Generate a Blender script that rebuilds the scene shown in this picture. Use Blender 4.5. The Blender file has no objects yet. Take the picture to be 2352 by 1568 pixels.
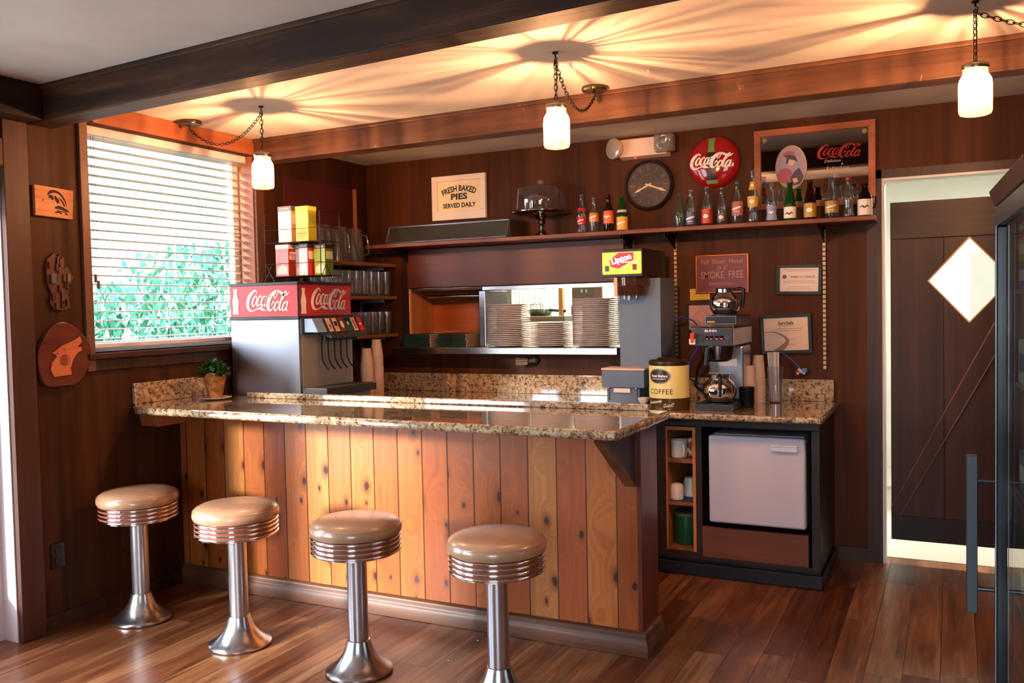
import bpy, bmesh, math, random
from mathutils import Vector, Matrix, Euler
random.seed(7)
PI=math.pi
SC=bpy.context.scene
COL=SC.collection
def R(d): return math.radians(d)
# ------------------------------------------------------------------ mesh builder
class MB:
    def __init__(s): s.v=[];s.f=[];s.mi=[];s.cm=0
    def add(s,vs,fs,M=None):
        n=len(s.v)
        if M is not None: vs=[M@Vector(p) for p in vs]
        s.v+=[tuple(p) for p in vs]
        for f in fs: s.f.append([i+n for i in f]);s.mi.append(s.cm)
        return s
    def box(s,x0,x1,y0,y1,z0,z1,M=None):
        vs=[(x,y,z) for z in (z0,z1) for y in (y0,y1) for x in (x0,x1)]
        return s.add(vs,[(0,2,3,1),(4,5,7,6),(0,1,5,4),(2,6,7,3),(0,4,6,2),(1,3,7,5)],M)
    def hexa(s,vs,M=None):   # 8 verts, bottom loop 4 then top loop 4
        return s.add(vs,[(3,2,1,0),(4,5,6,7),(0,1,5,4),(1,2,6,5),(2,3,7,6),(3,0,4,7)],M)
    def lathe(s,prof,n=32,M=None,cx=0,cy=0,a0=0,a1=2*PI,cap0=False,cap1=False):
        full=abs(a1-a0-2*PI)<1e-6
        k=n if full else n+1
        vs=[];fs=[]
        for r,z in prof:
            for i in range(k):
                a=a0+(a1-a0)*i/n
                vs.append((cx+r*math.cos(a),cy+r*math.sin(a),z))
        for j in range(len(prof)-1):
            for i in range(n):
                i2=(i+1)%k
                fs.append((j*k+i,j*k+i2,(j+1)*k+i2,(j+1)*k+i))
        if cap0: fs.append(tuple(range(k))[::-1])
        if cap1: fs.append(tuple((len(prof)-1)*k+i for i in range(k)))
        return s.add(vs,fs,M)
    def cyl(s,p,q,r,r2=None,n=16):
        p=Vector(p);q=Vector(q);d=q-p;L=d.length
        M=Matrix.Translation(p)@d.to_track_quat('Z','Y').to_matrix().to_4x4()
        return s.lathe([(r,0),(r2 if r2 is not None else r,L)],n,M,cap0=True,cap1=True)
    def tube(s,pts,r,n=8,closed=False):
        pts=[Vector(p) for p in pts];m=len(pts);vs=[];fs=[]
        prev=None
        for i,p in enumerate(pts):
            a=pts[(i-1)%m] if (closed or i>0) else p
            b=pts[(i+1)%m] if (closed or i<m-1) else p
            t=(b-a).normalized()
            if prev is None:
                u=t.orthogonal().normalized()
            else:
                u=(prev-t*prev.dot(t)).normalized()
            prev=u;w=t.cross(u)
            rr=r[i] if isinstance(r,(list,tuple)) else r
            for k in range(n):
                an=2*PI*k/n;vs.append(p+u*math.cos(an)*rr+w*math.sin(an)*rr)
        for i in range(m if closed else m-1):
            j=(i+1)%m
            for k in range(n):
                k2=(k+1)%n;fs.append((i*n+k,i*n+k2,j*n+k2,j*n+k))
        if not closed:
            fs.append(tuple(range(n))[::-1]);fs.append(tuple((m-1)*n+k for k in range(n)))
        return s.add(vs,fs)
    def sphere(s,c,r,n=16,sc=(1,1,1)):
        pr=[(max(1e-5,r*math.sin(PI*i/(n//2))),-r*math.cos(PI*i/(n//2))) for i in range(n//2+1)]
        M=Matrix.Translation(Vector(c))@Matrix.Diagonal((sc[0],sc[1],sc[2],1))
        return s.lathe(pr,n,M)
    def prism(s,poly,a,b,fn=None):
        """poly in local (x,z), extruded along y from a (front) to b (back)"""
        n=len(poly)
        vs=[(x,a,z) for x,z in poly]+[(x,b,z) for x,z in poly]
        fs=[tuple(range(n)),tuple(range(2*n-1,n-1,-1))]+[(i,i+n,(i+1)%n+n,(i+1)%n) for i in range(n)]
        return s.add(vs,fs,fn)
    def ribbon(s,pts,fn,sub=6):
        """calligraphic stroke; pts (x,z,halfwidth), fn(x,z,k)->3d"""
        P=[Vector(p) for p in pts];Q=[]
        for i in range(len(P)-1):
            p0=P[max(i-1,0)];p1=P[i];p2=P[i+1];p3=P[min(i+2,len(P)-1)]
            for k in range(sub):
                t=k/sub
                Q.append(.5*((2*p1)+(p2-p0)*t+(2*p0-5*p1+4*p2-p3)*t*t+(3*p1-p0-3*p2+p3)*t**3))
        Q.append(P[-1]);vs=[];m=len(Q)
        for i,q in enumerate(Q):
            a=Q[max(i-1,0)];b=Q[min(i+1,m-1)];t=Vector((b.x-a.x,b.y-a.y))
            if t.length<1e-9:t=Vector((1,0))
            t.normalize();w=max(q.z,0.0005*0)
            vs.append(fn(q.x-t.y*w,q.y+t.x*w));vs.append(fn(q.x+t.y*w,q.y-t.x*w))
        return s.add(vs,[(2*i,2*i+1,2*i+3,2*i+2) for i in range(m-1)])
    def build(s,name,mat,parent=None,smooth=True,ang=38,bevel=0,loc=None,recalc=True,seg=2):
        me=bpy.data.meshes.new(name);me.from_pydata(s.v,[],s.f)
        mats=mat if isinstance(mat,(list,tuple)) else [mat]
        for m in mats: me.materials.append(m)
        me.polygons.foreach_set('material_index',s.mi)
        if recalc:
            bm=bmesh.new();bm.from_mesh(me);bmesh.ops.recalc_face_normals(bm,faces=bm.faces);bm.to_mesh(me);bm.free()
        if smooth:
            me.polygons.foreach_set('use_smooth',[True]*len(me.polygons))
            me.set_sharp_from_angle(angle=R(ang))
        me.update()
        o=bpy.data.objects.new(name,me);COL.objects.link(o)
        if parent is not None: o.parent=parent
        if loc is not None: o.location=loc
        if bevel:
            b=o.modifiers.new('Bevel','BEVEL');b.width=bevel;b.segments=seg;b.limit_method='ANGLE';b.angle_limit=R(40)
        return o
def tag(o,label,cat,group=None,kind=None):
    if label:o['label']=label
    if cat:o['category']=cat
    if group:o['group']=group
    if kind:o['kind']=kind
    return o
def thing(name,label,cat,loc=(0,0,0),rz=0,group=None,rot=None):
    o=bpy.data.objects.new(name,None);COL.objects.link(o);o.location=loc
    o.rotation_euler=rot if rot else (0,0,rz);o.empty_display_size=.05
    return tag(o,label,cat,group)
def struct(o): o['kind']='structure';return o
def dup(root,label=None,loc=None,rz=None,group=None):
    r=root.copy();COL.objects.link(r)
    if loc is not None:r.location=loc
    if rz is not None:r.rotation_euler=(0,0,rz)
    if label:r['label']=label
    if group:r['group']=group
    for ch in root.children:
        c=ch.copy();COL.objects.link(c);c.parent=r
        for g in ch.children:
            d=g.copy();COL.objects.link(d);d.parent=c
    return r
ORD=['topmost','second','third','fourth','fifth','sixth','seventh','eighth','ninth','tenth','eleventh','twelfth','thirteenth','fourteenth','fifteenth','sixteenth','seventeenth','eighteenth','nineteenth','twentieth','twenty-first','twenty-second','twenty-third','twenty-fourth','twenty-fifth','twenty-sixth','twenty-seventh','twenty-eighth','twenty-ninth','thirtieth']
# ------------------------------------------------------------------ text
_tc={}
def text_geo(t,shear=0,bold=0,spacing=1.0):
    k=(t,shear,bold,spacing)
    if k in _tc:return _tc[k]
    cu=bpy.data.curves.new('lettering_curve','FONT');cu.body=t;cu.size=1;cu.shear=shear;cu.offset=bold;cu.resolution_u=3
    cu.space_character=spacing
    ob=bpy.data.objects.new('lettering_curve',cu);COL.objects.link(ob)
    dg=bpy.context.evaluated_depsgraph_get();dg.update()
    me=bpy.data.meshes.new_from_object(ob.evaluated_get(dg))
    vs=[(v.co.x,v.co.y) for v in me.vertices];fs=[tuple(p.vertices) for p in me.polygons]
    bpy.data.objects.remove(ob);bpy.data.curves.remove(cu);bpy.data.meshes.remove(me)
    xs=[a for a,b in vs] or [0];ys=[b for a,b in vs] or [0]
    _tc[k]=(vs,fs,min(xs),max(xs),min(ys),max(ys));return _tc[k]
def add_text(mb,t,cx,cz,w=None,h=None,fn=None,y=0,shear=0,bold=0.0,rot=0,spacing=1.0,arc=None):
    """centred text; w total width and/or h cap height; fn(x,z)->3d"""
    vs,fs,x0,x1,y0,y1=text_geo(t,shear,bold,spacing)
    if w is None: sx=sz=h/(y1-y0)
    else:
        sx=w/(x1-x0); sz=h/(y1-y0) if h else sx
    c,s=math.cos(rot),math.sin(rot);out=[]
    if fn is None: fn=lambda a,b:(a,y,b)
    for a,b in vs:
        px=(a-(x0+x1)/2)*sx;pz=(b-(y0+y1)/2)*sz
        if arc:
            an=px/arc; rr=arc+pz
            px=rr*math.sin(an);pz=rr*math.cos(an)-arc
        out.append(fn(cx+px*c-pz*s,cz+px*s+pz*c))
    mb.add(out,fs);return mb
# script logo strokes in a 1 x .36 box centred on 0
_L=[
 [(640,425,4),(650,390,14),(630,345,14),(590,340,18),(530,390,28),(460,480,36),(410,600,38),(393,720,38),(410,820,34),(445,880,26),(500,905,14),(570,893,9),(640,860,10),(700,835,14),(750,840,28),(800,868,24),(850,888,12),(905,905,2)],
 [(640,480,12),(590,510,16),(545,600,20),(520,700,22),(545,765,16),(590,735,12),(630,640,12),(650,560,10),(640,480,12)],[(640,560,8),(690,570,6)],
 [(775,530,8),(770,490,14),(725,505,16),(680,590,20),(655,690,24),(665,760,20),(710,750,10),(745,705,4)],
 [(870,495,12),(815,540,16),(775,640,20),(762,730,20),(790,768,14),(830,720,10),(870,620,8),(890,520,8)],
 [(905,495,14),(880,600,20),(850,700,20),(858,762,16),(900,735,6)],[(940,515,14),(985,505,16),(1010,520,6)],
 [(1145,575,4),(1180,500,12),(1215,410,12),(1195,360,14),(1140,380,20),(1060,460,32),(990,580,38),(955,700,40),(950,800,38),(970,870,32),(1010,898,18),(1060,860,8),(1085,780,5)],
 [(1145,575,6),(1115,540,10),(1130,460,10),(1180,375,8)],[(1040,780,4),(1070,690,12),(1105,650,10),(1110,720,6)],
 [(1195,360,10),(1240,368,20),(1300,410,24),(1360,462,24),(1420,482,20),(1480,450,14),(1530,390,2)],
 [(1225,650,12),(1170,690,16),(1125,790,20),(1112,870,20),(1150,903,14),(1200,850,10),(1235,740,10),(1225,650,12)],[(1235,700,6),(1280,705,5)],
 [(1440,375,12),(1390,430,18),(1330,560,22),(1275,700,24),(1250,820,24),(1262,893,18),(1310,870,5)],[(1440,375,8),(1455,410,8),(1410,510,6),(1340,620,4)],
 [(1440,660,12),(1385,700,16),(1340,800,20),(1325,880,18),(1360,905,12),(1400,850,8),(1440,740,8)],
 [(1478,650,14),(1450,760,20),(1425,850,20),(1430,905,14),(1475,880,4)]]
def add_logo(mb,cx,cz,w,h,fn,fat=1.0):
    for st in _L:
        pts=[(cx+((x-955)/1150)*w,cz+((620-y)/590)*h,hw/1150*w*fat) for x,y,hw in st]
        mb.ribbon(pts,fn,4)
def bottle_outline(cx,cz,w,h):
    pr=[(.30,1.0),(.32,.93),(.27,.9),(.27,.78),(.34,.68),(.46,.58),(.5,.5),(.48,.44),(.47,.36),(.42,.26),(.44,.14),(.5,.06),(.48,0)]
    L=[(cx-a*w,cz+b*h) for a,b in pr];Rr=[(cx+a*w,cz+b*h) for a,b in reversed(pr)]
    return L+Rr
# ------------------------------------------------------------------ materials
def lin(h):
    h=h.lstrip('#');c=[int(h[i:i+2],16)/255 for i in (0,2,4)]
    return tuple((x/12.92 if x<=.04045 else ((x+.055)/1.055)**2.4) for x in c)+(1,)
_mc={}
def mat(name,hexc,rough=.5,metal=0,spec=.5,emit=None,es=0,coat=0):
    if name in _mc:return _mc[name]
    m=bpy.data.materials.new(name);m.use_nodes=True;b=m.node_tree.nodes['Principled BSDF']
    b.inputs['Base Color'].default_value=lin(hexc);b.inputs['Roughness'].default_value=rough;b.inputs['Metallic'].default_value=metal
    b.inputs['Specular IOR Level'].default_value=spec;b.inputs['Coat Weight'].default_value=coat
    if emit: b.inputs['Emission Color'].default_value=lin(emit);b.inputs['Emission Strength'].default_value=es
    _mc[name]=m;return m
class NT:
    def __init__(s,name):
        s.m=bpy.data.materials.new(name);s.m.use_nodes=True;s.t=s.m.node_tree;s.b=s.t.nodes['Principled BSDF'];s.out=s.t.nodes['Material Output']
    def n(s,ty,**k):
        x=s.t.nodes.new(ty)
        for a,b in k.items():
            if a.startswith('i_'):
                x.inputs[a[2:].replace('_',' ')].default_value=b
            else:setattr(x,a,b)
        return x
    def l(s,a,b): s.t.links.new(a,b)
    def math(s,op,a,b=None):
        x=s.n('ShaderNodeMath',operation=op)
        for i,v in enumerate([a,b]):
            if v is None:continue
            if isinstance(v,(int,float)):x.inputs[i].default_value=v
            else:s.l(v,x.inputs[i])
        return x.outputs[0]
    def coord(s,kind='Object',scale=(1,1,1),rot=(0,0,0)):
        t=s.n('ShaderNodeTexCoord');m=s.n('ShaderNodeMapping');m.inputs['Scale'].default_value=scale;m.inputs['Rotation'].default_value=rot
        s.l(t.outputs[kind],m.inputs[0]);return m.outputs[0]
    def noise(s,v,scale=5,detail=4,rough=.55,dist=0):
        x=s.n('ShaderNodeTexNoise');x.inputs['Scale'].default_value=scale;x.inputs['Detail'].default_value=detail
        x.inputs['Roughness'].default_value=rough;x.inputs['Distortion'].default_value=dist;s.l(v,x.inputs['Vector']);return x.outputs['Fac']
    def ramp(s,f,stops):
        x=s.n('ShaderNodeValToRGB');e=x.color_ramp.elements
        while len(e)<len(stops):e.new(.5)
        for i,(p,c) in enumerate(stops):
            e[i].position=p;e[i].color=lin(c) if isinstance(c,str) else (c,c,c,1)
        s.l(f,x.inputs[0]);return x.outputs[0]
    def mix(s,f,a,b,mode='MIX'):
        x=s.n('ShaderNodeMix',data_type='RGBA',blend_type=mode)
        for sock,v in ((x.inputs[0],f),(x.inputs[6],a),(x.inputs[7],b)):
            if isinstance(v,(int,float)):sock.default_value=v
            elif isinstance(v,str):sock.default_value=lin(v)
            else:s.l(v,sock)
        return x.outputs[2]
    def bump(s,h,st=.2,d=.01):
        x=s.n('ShaderNodeBump');x.inputs['Strength'].default_value=st;x.inputs['Distance'].default_value=d;s.l(h,x.inputs['Height']);s.l(x.outputs[0],s.b.inputs['Normal'])
    def color(s,c): s.l(c,s.b.inputs['Base Color'])
    def set(s,**k):
        for a,b in k.items(): s.b.inputs[a.replace('_',' ')].default_value=b
        return s
def wood(name,c0,c1,c2,axis='z',freq=18,rough=.5,groove=None,spec=.4,blotch=.5,wear=None,bump=.15):
    """panelling / boards with grain along axis; groove=(axis,spacing)"""
    w=NT(name)
    sc={'z':(freq,freq,freq*.05),'x':(freq*.05,freq,freq),'y':(freq,freq*.05,freq)}[axis]
    v=w.coord(scale=sc);v1=w.coord()
    g=w.noise(v,1,6,.65,.6);col=w.ramp(g,[(.3,c0),(.5,c1),(.72,c2)])
    if blotch:
        bl=w.noise(v1,2.2,3,.6,.4);col=w.mix(w.ramp(bl,[(.35,0.0),(.7,blotch)]),col,c0)
    if wear:
        n2=w.noise(w.coord(scale=(3,3,1.2)),4,8,.7,1.2);col=w.mix(w.ramp(n2,[(.66,0.0),(.74,.8)]),col,wear)
    if groove:
        ax,spc=groove
        sp=w.n('ShaderNodeSeparateXYZ');t=w.n('ShaderNodeTexCoord');w.l(t.outputs['Object'],sp.inputs[0])
        fr=w.math('FRACT',w.math('DIVIDE',sp.outputs['xyz'.index(ax)],spc))
        d=w.math('MINIMUM',fr,w.math('SUBTRACT',1.0,fr));gm=w.ramp(d,[(.0,0.0),(.02,1.0)])
        col=w.mix(gm,c0,col);w.bump(w.math('ADD',w.math('MULTIPLY',g,.15),gm),.35,.004)
    else: w.bump(g,bump,.003)
    w.color(col);w.set(Roughness=rough,Specular_IOR_Level=spec);return w.m
def metal(name,c,rough=.2,brush=None,aniso=0):
    w=NT(name);w.set(Metallic=1.0,Roughness=rough);w.b.inputs['Base Color'].default_value=lin(c)
    if brush:
        n=w.noise(w.coord(scale=brush),1,3,.6);w.bump(n,.12,.001)
        r=w.n('ShaderNodeMapRange');r.inputs[3].default_value=rough*.8;r.inputs[4].default_value=rough*1.3;w.l(n,r.inputs[0]);w.l(r.outputs[0],w.b.inputs['Roughness'])
    return w.m
def glass(name,tint='ffffff',refl=.08,edge=.7,rough=.02,body=0,bodycol='ffffff',streak=False,power=3):
    w=NT(name);w.t.nodes.remove(w.b)
    tr=w.n('ShaderNodeBsdfTransparent');tr.inputs[0].default_value=lin(tint)
    gl=w.n('ShaderNodeBsdfGlossy');gl.inputs['Roughness'].default_value=rough
    lw=w.n('ShaderNodeLayerWeight');f=w.math('ADD',w.math('MULTIPLY',w.math('POWER',lw.outputs['Facing'],power),edge),refl)
    if streak:
        tc=w.n('ShaderNodeTexCoord');sp=w.n('ShaderNodeSeparateXYZ');w.l(tc.outputs['Object'],sp.inputs[0])
        an=w.math('ARCTAN2',sp.outputs[1],sp.outputs[0]);cb=w.n('ShaderNodeCombineXYZ');w.l(w.math('COSINE',an),cb.inputs[0]);w.l(w.math('SINE',an),cb.inputs[1]);w.l(w.math('MULTIPLY',sp.outputs[2],.6),cb.inputs[2])
        nz=w.noise(cb.outputs[0],6.0,5,.78,.0);w.l(w.ramp(nz,[(.42,'55483e'),(.54,'ffffff')]),tr.inputs[0])
    s=w.n('ShaderNodeMixShader');w.l(f,s.inputs[0]);w.l(tr.outputs[0],s.inputs[1]);w.l(gl.outputs[0],s.inputs[2]);o=s.outputs[0]
    if body:
        d=w.n('ShaderNodeBsdfTranslucent');d.inputs[0].default_value=lin(bodycol);d2=w.n('ShaderNodeBsdfDiffuse');d2.inputs[0].default_value=lin(bodycol)
        a=w.n('ShaderNodeMixShader');a.inputs[0].default_value=.5;w.l(d.outputs[0],a.inputs[1]);w.l(d2.outputs[0],a.inputs[2])
        b=w.n('ShaderNodeMixShader');b.inputs[0].default_value=body;w.l(o,b.inputs[1]);w.l(a.outputs[0],b.inputs[2]);o=b.outputs[0]
    w.l(o,w.out.inputs[0]);return w.m
# walls: dark stained plywood
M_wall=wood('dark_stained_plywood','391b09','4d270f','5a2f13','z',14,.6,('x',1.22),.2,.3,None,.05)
M_wallL=wood('dark_stained_plywood_shaded','2e170a','3f2110','4d2a16','z',14,.6,('y',1.22),.2,.3,'7d4426',.05)  # same plywood with the backlit window wall's shade put into the colours
M_beam=wood('rough_dark_beam','1e110a','3c2316','604028','x',16,.65,None,.3,.6,None,.6)
M_beamY=wood('rough_dark_beam_lengthwise','1c120e','2c1c16','3c261c','y',16,.65,None,.3,.6,None,.6)
M_beam2=wood('worn_brown_beam','39200f','5c3822','7c5034','x',12,.55,None,.35,.5,'b57a50',.5)
M_trim=wood('dark_trim_wood','24140d','3c2216','50301f','z',20,.45)
M_casing=wood('reddish_brown_casing','3c2118','4c2a1f','573428','z',9,.5)
M_trimb=wood('mid_brown_post','3c2214','59351f','70452a','z',14,.5)
M_header=wood('orange_stained_board','84482a','9c5836','ad6a43','y',8,.5,None,.4,.2)
M_shelf=wood('reddish_shelf_wood','5a2c1c','7c432c','96583c','x',14,.4)
M_shelfY=wood('reddish_shelf_wood_side','5f3220','8a5334','a76c46','y',14,.4)
M_orange=wood('orange_ply_lining','8c4e28','b4713f','cd8b58','z',9,.5,None,.3,.2)
M_orangepanel=wood('blotchy_orange_panel','6d2c10','a04c1c','c26a2e','x',5,.5,None,.3,.5)
M_lightwood=wood('pale_wood_board','a97a45','cda062','dcb67e','z',10,.55,None,.3,.1)
M_cab=wood('near_black_brown_cabinet','1e1512','31231e','413029','x',16,.42)
M_cabV=wood('near_black_brown_cabinet_upright','1e1512','31231e','413029','z',16,.42)
M_redpanel=wood('red_brown_pass_panel','46201a','582a20','663428','x',5,.42,None,.45,.2)
M_drawer=wood('mid_brown_drawer_panel','5a2f22','75422f','86523c','x',10,.45)
M_plint=mat('blue_black_plinth','15171d',.4)
def pine():
    w=NT('knotty_pine_boards');W=.1335
    t=w.n('ShaderNodeTexCoord');sp=w.n('ShaderNodeSeparateXYZ');w.l(t.outputs['Object'],sp.inputs[0])
    q=w.math('DIVIDE',w.math('SUBTRACT',sp.outputs[0],.0465),W);idx=w.math('FLOOR',q);fr=w.math('FRACT',q)
    wn=w.n('ShaderNodeTexWhiteNoise',noise_dimensions='1D');w.l(idx,wn.inputs['W'])
    cb=w.n('ShaderNodeCombineXYZ');w.l(w.math('MULTIPLY',fr,.9),cb.inputs[0]);w.l(w.math('MULTIPLY',sp.outputs[2],.9),cb.inputs[2]);w.l(w.math('MULTIPLY',wn.outputs[0],40),cb.inputs[1])
    mp=w.n('ShaderNodeMapping');mp.inputs['Scale'].default_value=(1.4,1,1);w.l(cb.outputs[0],mp.inputs[0])
    kv=w.n('ShaderNodeCombineXYZ');w.l(fr,kv.inputs[0]);w.l(w.math('ADD',w.math('MULTIPLY',sp.outputs[2],4.3),w.math('MULTIPLY',wn.outputs[0],47)),kv.inputs[1])
    vo=w.n('ShaderNodeTexVoronoi',voronoi_dimensions='2D');vo.inputs['Scale'].default_value=1.0;w.l(kv.outputs[0],vo.inputs['Vector']);sc_=w.n('ShaderNodeSeparateColor');w.l(vo.outputs['Color'],sc_.inputs[0]);kd=w.math('MULTIPLY',w.math('ADD',vo.outputs['Distance'],w.math('MULTIPLY',w.math('SUBTRACT',w.noise(w.coord(),40,2,.5),.5),.07)),w.math('ADD',w.math('MULTIPLY',sc_.outputs[1],1.6),.62))
    # grain flows round the knots
    gx=w.math('ADD',w.math('MULTIPLY',fr,5.0),w.math('MULTIPLY',w.ramp(kd,[(.0,1.0),(.5,.0)]),3.5))
    gc=w.n('ShaderNodeCombineXYZ');w.l(gx,gc.inputs[0]);w.l(w.math('MULTIPLY',sp.outputs[2],1.1),gc.inputs[2]);w.l(w.math('MULTIPLY',wn.outputs[0],70),gc.inputs[1])
    g=w.noise(gc.outputs[0],1.6,5,.6,.5)
    base=w.ramp(wn.outputs[0],[(0,'86401a'),(.22,'b0602a'),(.45,'9c4e22'),(.62,'bb6f34'),(.8,'a65a28'),(.93,'c08244'),(1,'9e5426')])
    dark=w.mix(1.0,base,'a8683c','MULTIPLY')
    col=w.mix(w.ramp(g,[(.35,0.0),(.7,.45)]),base,dark)
    gate=w.n('ShaderNodeSeparateColor');w.l(vo.outputs['Color'],gate.inputs[0]);on=w.ramp(gate.outputs[0],[(.46,0.0),(.48,1.0)])
    kn=w.math('MULTIPLY',w.ramp(kd,[(.07,1.0),(.10,.0)]),on);ring=w.math('MULTIPLY',w.ramp(kd,[(.10,.85),(.26,.0)]),on)
    col=w.mix(ring,col,'7c3a18');col=w.mix(kn,col,'33150b')
    st=w.noise(w.coord(scale=(2,2,1)),3,4,.7,.4);col=w.mix(w.ramp(st,[(.55,0.0),(.8,.5)]),col,'6b3218')
    d=w.math('MINIMUM',fr,w.math('SUBTRACT',1.0,fr));gm=w.ramp(d,[(.008,0.0),(.03,1.0)]);col=w.mix(gm,'3a1a0c',col)
    w.color(col);w.bump(gm,.5,.004);w.set(Roughness=.33,Specular_IOR_Level=.5);return w.m
M_pine=pine()
M_pineend=wood('red_brown_beadboard','43190f','5f2618','71352a','z',10,.28,('y',.06),.6,.35)
M_pinetrim=wood('brown_pine_moulding','351a0f','68402a','84583a','x',9,.4,None,.4,.6)
def granite(name,dirt=0):
    w=NT(name);v=w.coord()
    n1=w.noise(v,42,6,.75,.8);n2=w.noise(w.coord(scale=(1,1,1),rot=(.4,.3,.5)),20,5,.6,.6);n3=w.noise(v,75,3,.6)
    c=w.ramp(n1,[(.3,'1c1616'),(.4,'5c4636'),(.47,'a08264'),(.55,'cdb897'),(.64,'b39873'),(.74,'4a4348')])
    c=w.mix(w.ramp(n2,[(.45,.0),(.65,.45)]),c,'65452f');c=w.mix(w.ramp(n3,[(.6,0.0),(.7,.8)]),c,'1d1a1e')
    w.color(c);w.set(Roughness=.07,Specular_IOR_Level=.7,Coat_Weight=1.0);w.b.inputs['Coat Roughness'].default_value=.03;return w.m
M_gran=granite('speckled_brown_granite')
def floorm():
    w=NT('laminate_plank_floor');t=w.n('ShaderNodeTexCoord');sp=w.n('ShaderNodeSeparateXYZ');w.l(t.outputs['Object'],sp.inputs[0])
    W=.13;L=1.22
    q=w.math('DIVIDE',sp.outputs[0],W);ix=w.math('FLOOR',q);fx=w.math('FRACT',q)
    a=w.n('ShaderNodeTexWhiteNoise',noise_dimensions='1D');w.l(ix,a.inputs['W'])
    y=w.math('ADD',w.math('DIVIDE',sp.outputs[1],L),a.outputs[0]);iy=w.math('FLOOR',y);fy=w.math('FRACT',y)
    cb=w.n('ShaderNodeCombineXYZ');w.l(ix,cb.inputs[0]);w.l(iy,cb.inputs[1]);b=w.n('ShaderNodeTexWhiteNoise',noise_dimensions='2D');w.l(cb.outputs[0],b.inputs['Vector'])
    c2=w.n('ShaderNodeCombineXYZ');w.l(w.math('MULTIPLY',sp.outputs[0],26),c2.inputs[0]);w.l(w.math('MULTIPLY',sp.outputs[1],1.8),c2.inputs[1]);w.l(w.math('MULTIPLY',b.outputs[0],50),c2.inputs[2])
    g=w.noise(c2.outputs[0],1,6,.62,1.0)
    col=w.ramp(g,[(.26,'482a1b'),(.42,'784c33'),(.55,'916342'),(.7,'ae835d'),(.85,'85593b')])
    tone=w.ramp(b.outputs[0],[(0,'b08c78'),(.5,'dccabb'),(1,'ffffff')]);col=w.mix(1.0,col,tone,'MULTIPLY')
    dx=w.math('MINIMUM',fx,w.math('SUBTRACT',1.0,fx));dy=w.math('MULTIPLY',w.math('MINIMUM',fy,w.math('SUBTRACT',1.0,fy)),L/W)
    gm=w.ramp(w.math('MINIMUM',dx,dy),[(.004,0.0),(.015,1.0)]);col=w.mix(gm,'24120a',col)
    w.color(col);w.bump(w.math('ADD',w.math('MULTIPLY',g,.3),gm),.18,.002);w.set(Roughness=.3,Specular_IOR_Level=.5);return w.m
M_floor=floorm()
def plaster(name,c,c2):
    w=NT(name);n=w.noise(w.coord(),3,4,.6);w.color(w.ramp(n,[(.3,c),(.7,c2)]));w.bump(w.noise(w.coord(),90,3,.6),.12,.002);w.set(Roughness=.85,Specular_IOR_Level=.2);return w.m
M_ceil=plaster('off_white_ceiling','cfc5bc','dad2ca')
M_kwall=plaster('kitchen_cream_wall','d6d6ca','dfdfd4')
M_white=mat('white_paint','e8e4df',.5);M_whitem=mat('matte_white','dcd8d2',.8)
M_blind=mat('white_blind_rail','d9d2d8',.45);M_slat=mat('taupe_blind_slats','a38d7c',.4)
M_chrome=metal('chrome','e6e6ea',.09);M_chromeb=metal('brushed_chrome','c4c6d0',.28)
M_steel=metal('stainless_steel','c4c6cc',.22,(6,6,300));
def aniso(name,c,rough,an,rot):
    w=NT(name);w.set(Metallic=1.0,Roughness=rough,Anisotropic=an,Anisotropic_Rotation=rot);w.b.inputs['Base Color'].default_value=lin(c)
    tg=w.n('ShaderNodeTangent',direction_type='RADIAL',axis='Z');w.l(tg.outputs[0],w.b.inputs['Tangent']);return w.m
M_steelv=aniso('stainless_steel_brushed','c0c3cc',.36,.85,.25);M_steeld=mat('dull_steel','a29e98',.42,.25)
M_vinyl=None
def vinyl():
    w=NT('tan_vinyl');n=w.noise(w.coord(),7,3,.6);w.color(w.ramp(n,[(.3,'99745a'),(.7,'a98468')]));w.bump(w.noise(w.coord(),220,2,.5),.06,.001);w.set(Roughness=.24,Specular_IOR_Level=.6,Coat_Weight=.25);return w.m
M_vinyl=vinyl()
M_band=mat('rust_brown_band','7a3f2c',.4)
M_black=mat('black_plastic','141416',.4);M_blackg=mat('glossy_black','0c0c0e',.15);M_iron=mat('dark_iron','1d1613',.5,.6)
M_slate=mat('slate_grey_enamel','5c6b80',.42);M_dgrey=mat('dark_grey_panel','35363a',.35)
M_red=mat('sign_red','c3161c',.35);M_redd=mat('deep_enamel_red','9c1414',.12,coat=.6);M_logow=mat('logo_white','f3eee8',.4)
M_green=mat('bottle_green_paint','3f8a34',.3);M_cola=mat('cola_brown_paint','1c0a06',.3)
M_glass=glass('clear_glass');M_glassw=glass('tumbler_glass','fbfbfc',.10,.9,.04,.03,'ffffff')
M_pane=glass('window_pane','fbfdff',.05,.5)
M_mirror=metal('mirror_silver','c9ccd2',.03)
M_gold=metal('dull_brass','a88a48',.35);M_cream=mat('aged_cream','efdcae',.6);M_ink=mat('black_ink','1a1512',.6)
M_paper=mat('paper_white','e9e4dc',.7);M_paperp=mat('certificate_paper','e6d3c4',.7)
# ------------------------------------------------------------------ shell
def B(): return MB()
XR,YF,ZC=5.6,-7.6,2.44
struct(B().box(-.2,XR+.15,YF-.15,3.2,-.06,0).build('floor',M_floor,smooth=False))
struct(B().box(-.18,XR+.15,YF-.15,3.2,ZC,ZC+.08).build('ceiling',M_ceil,smooth=False))
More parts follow.
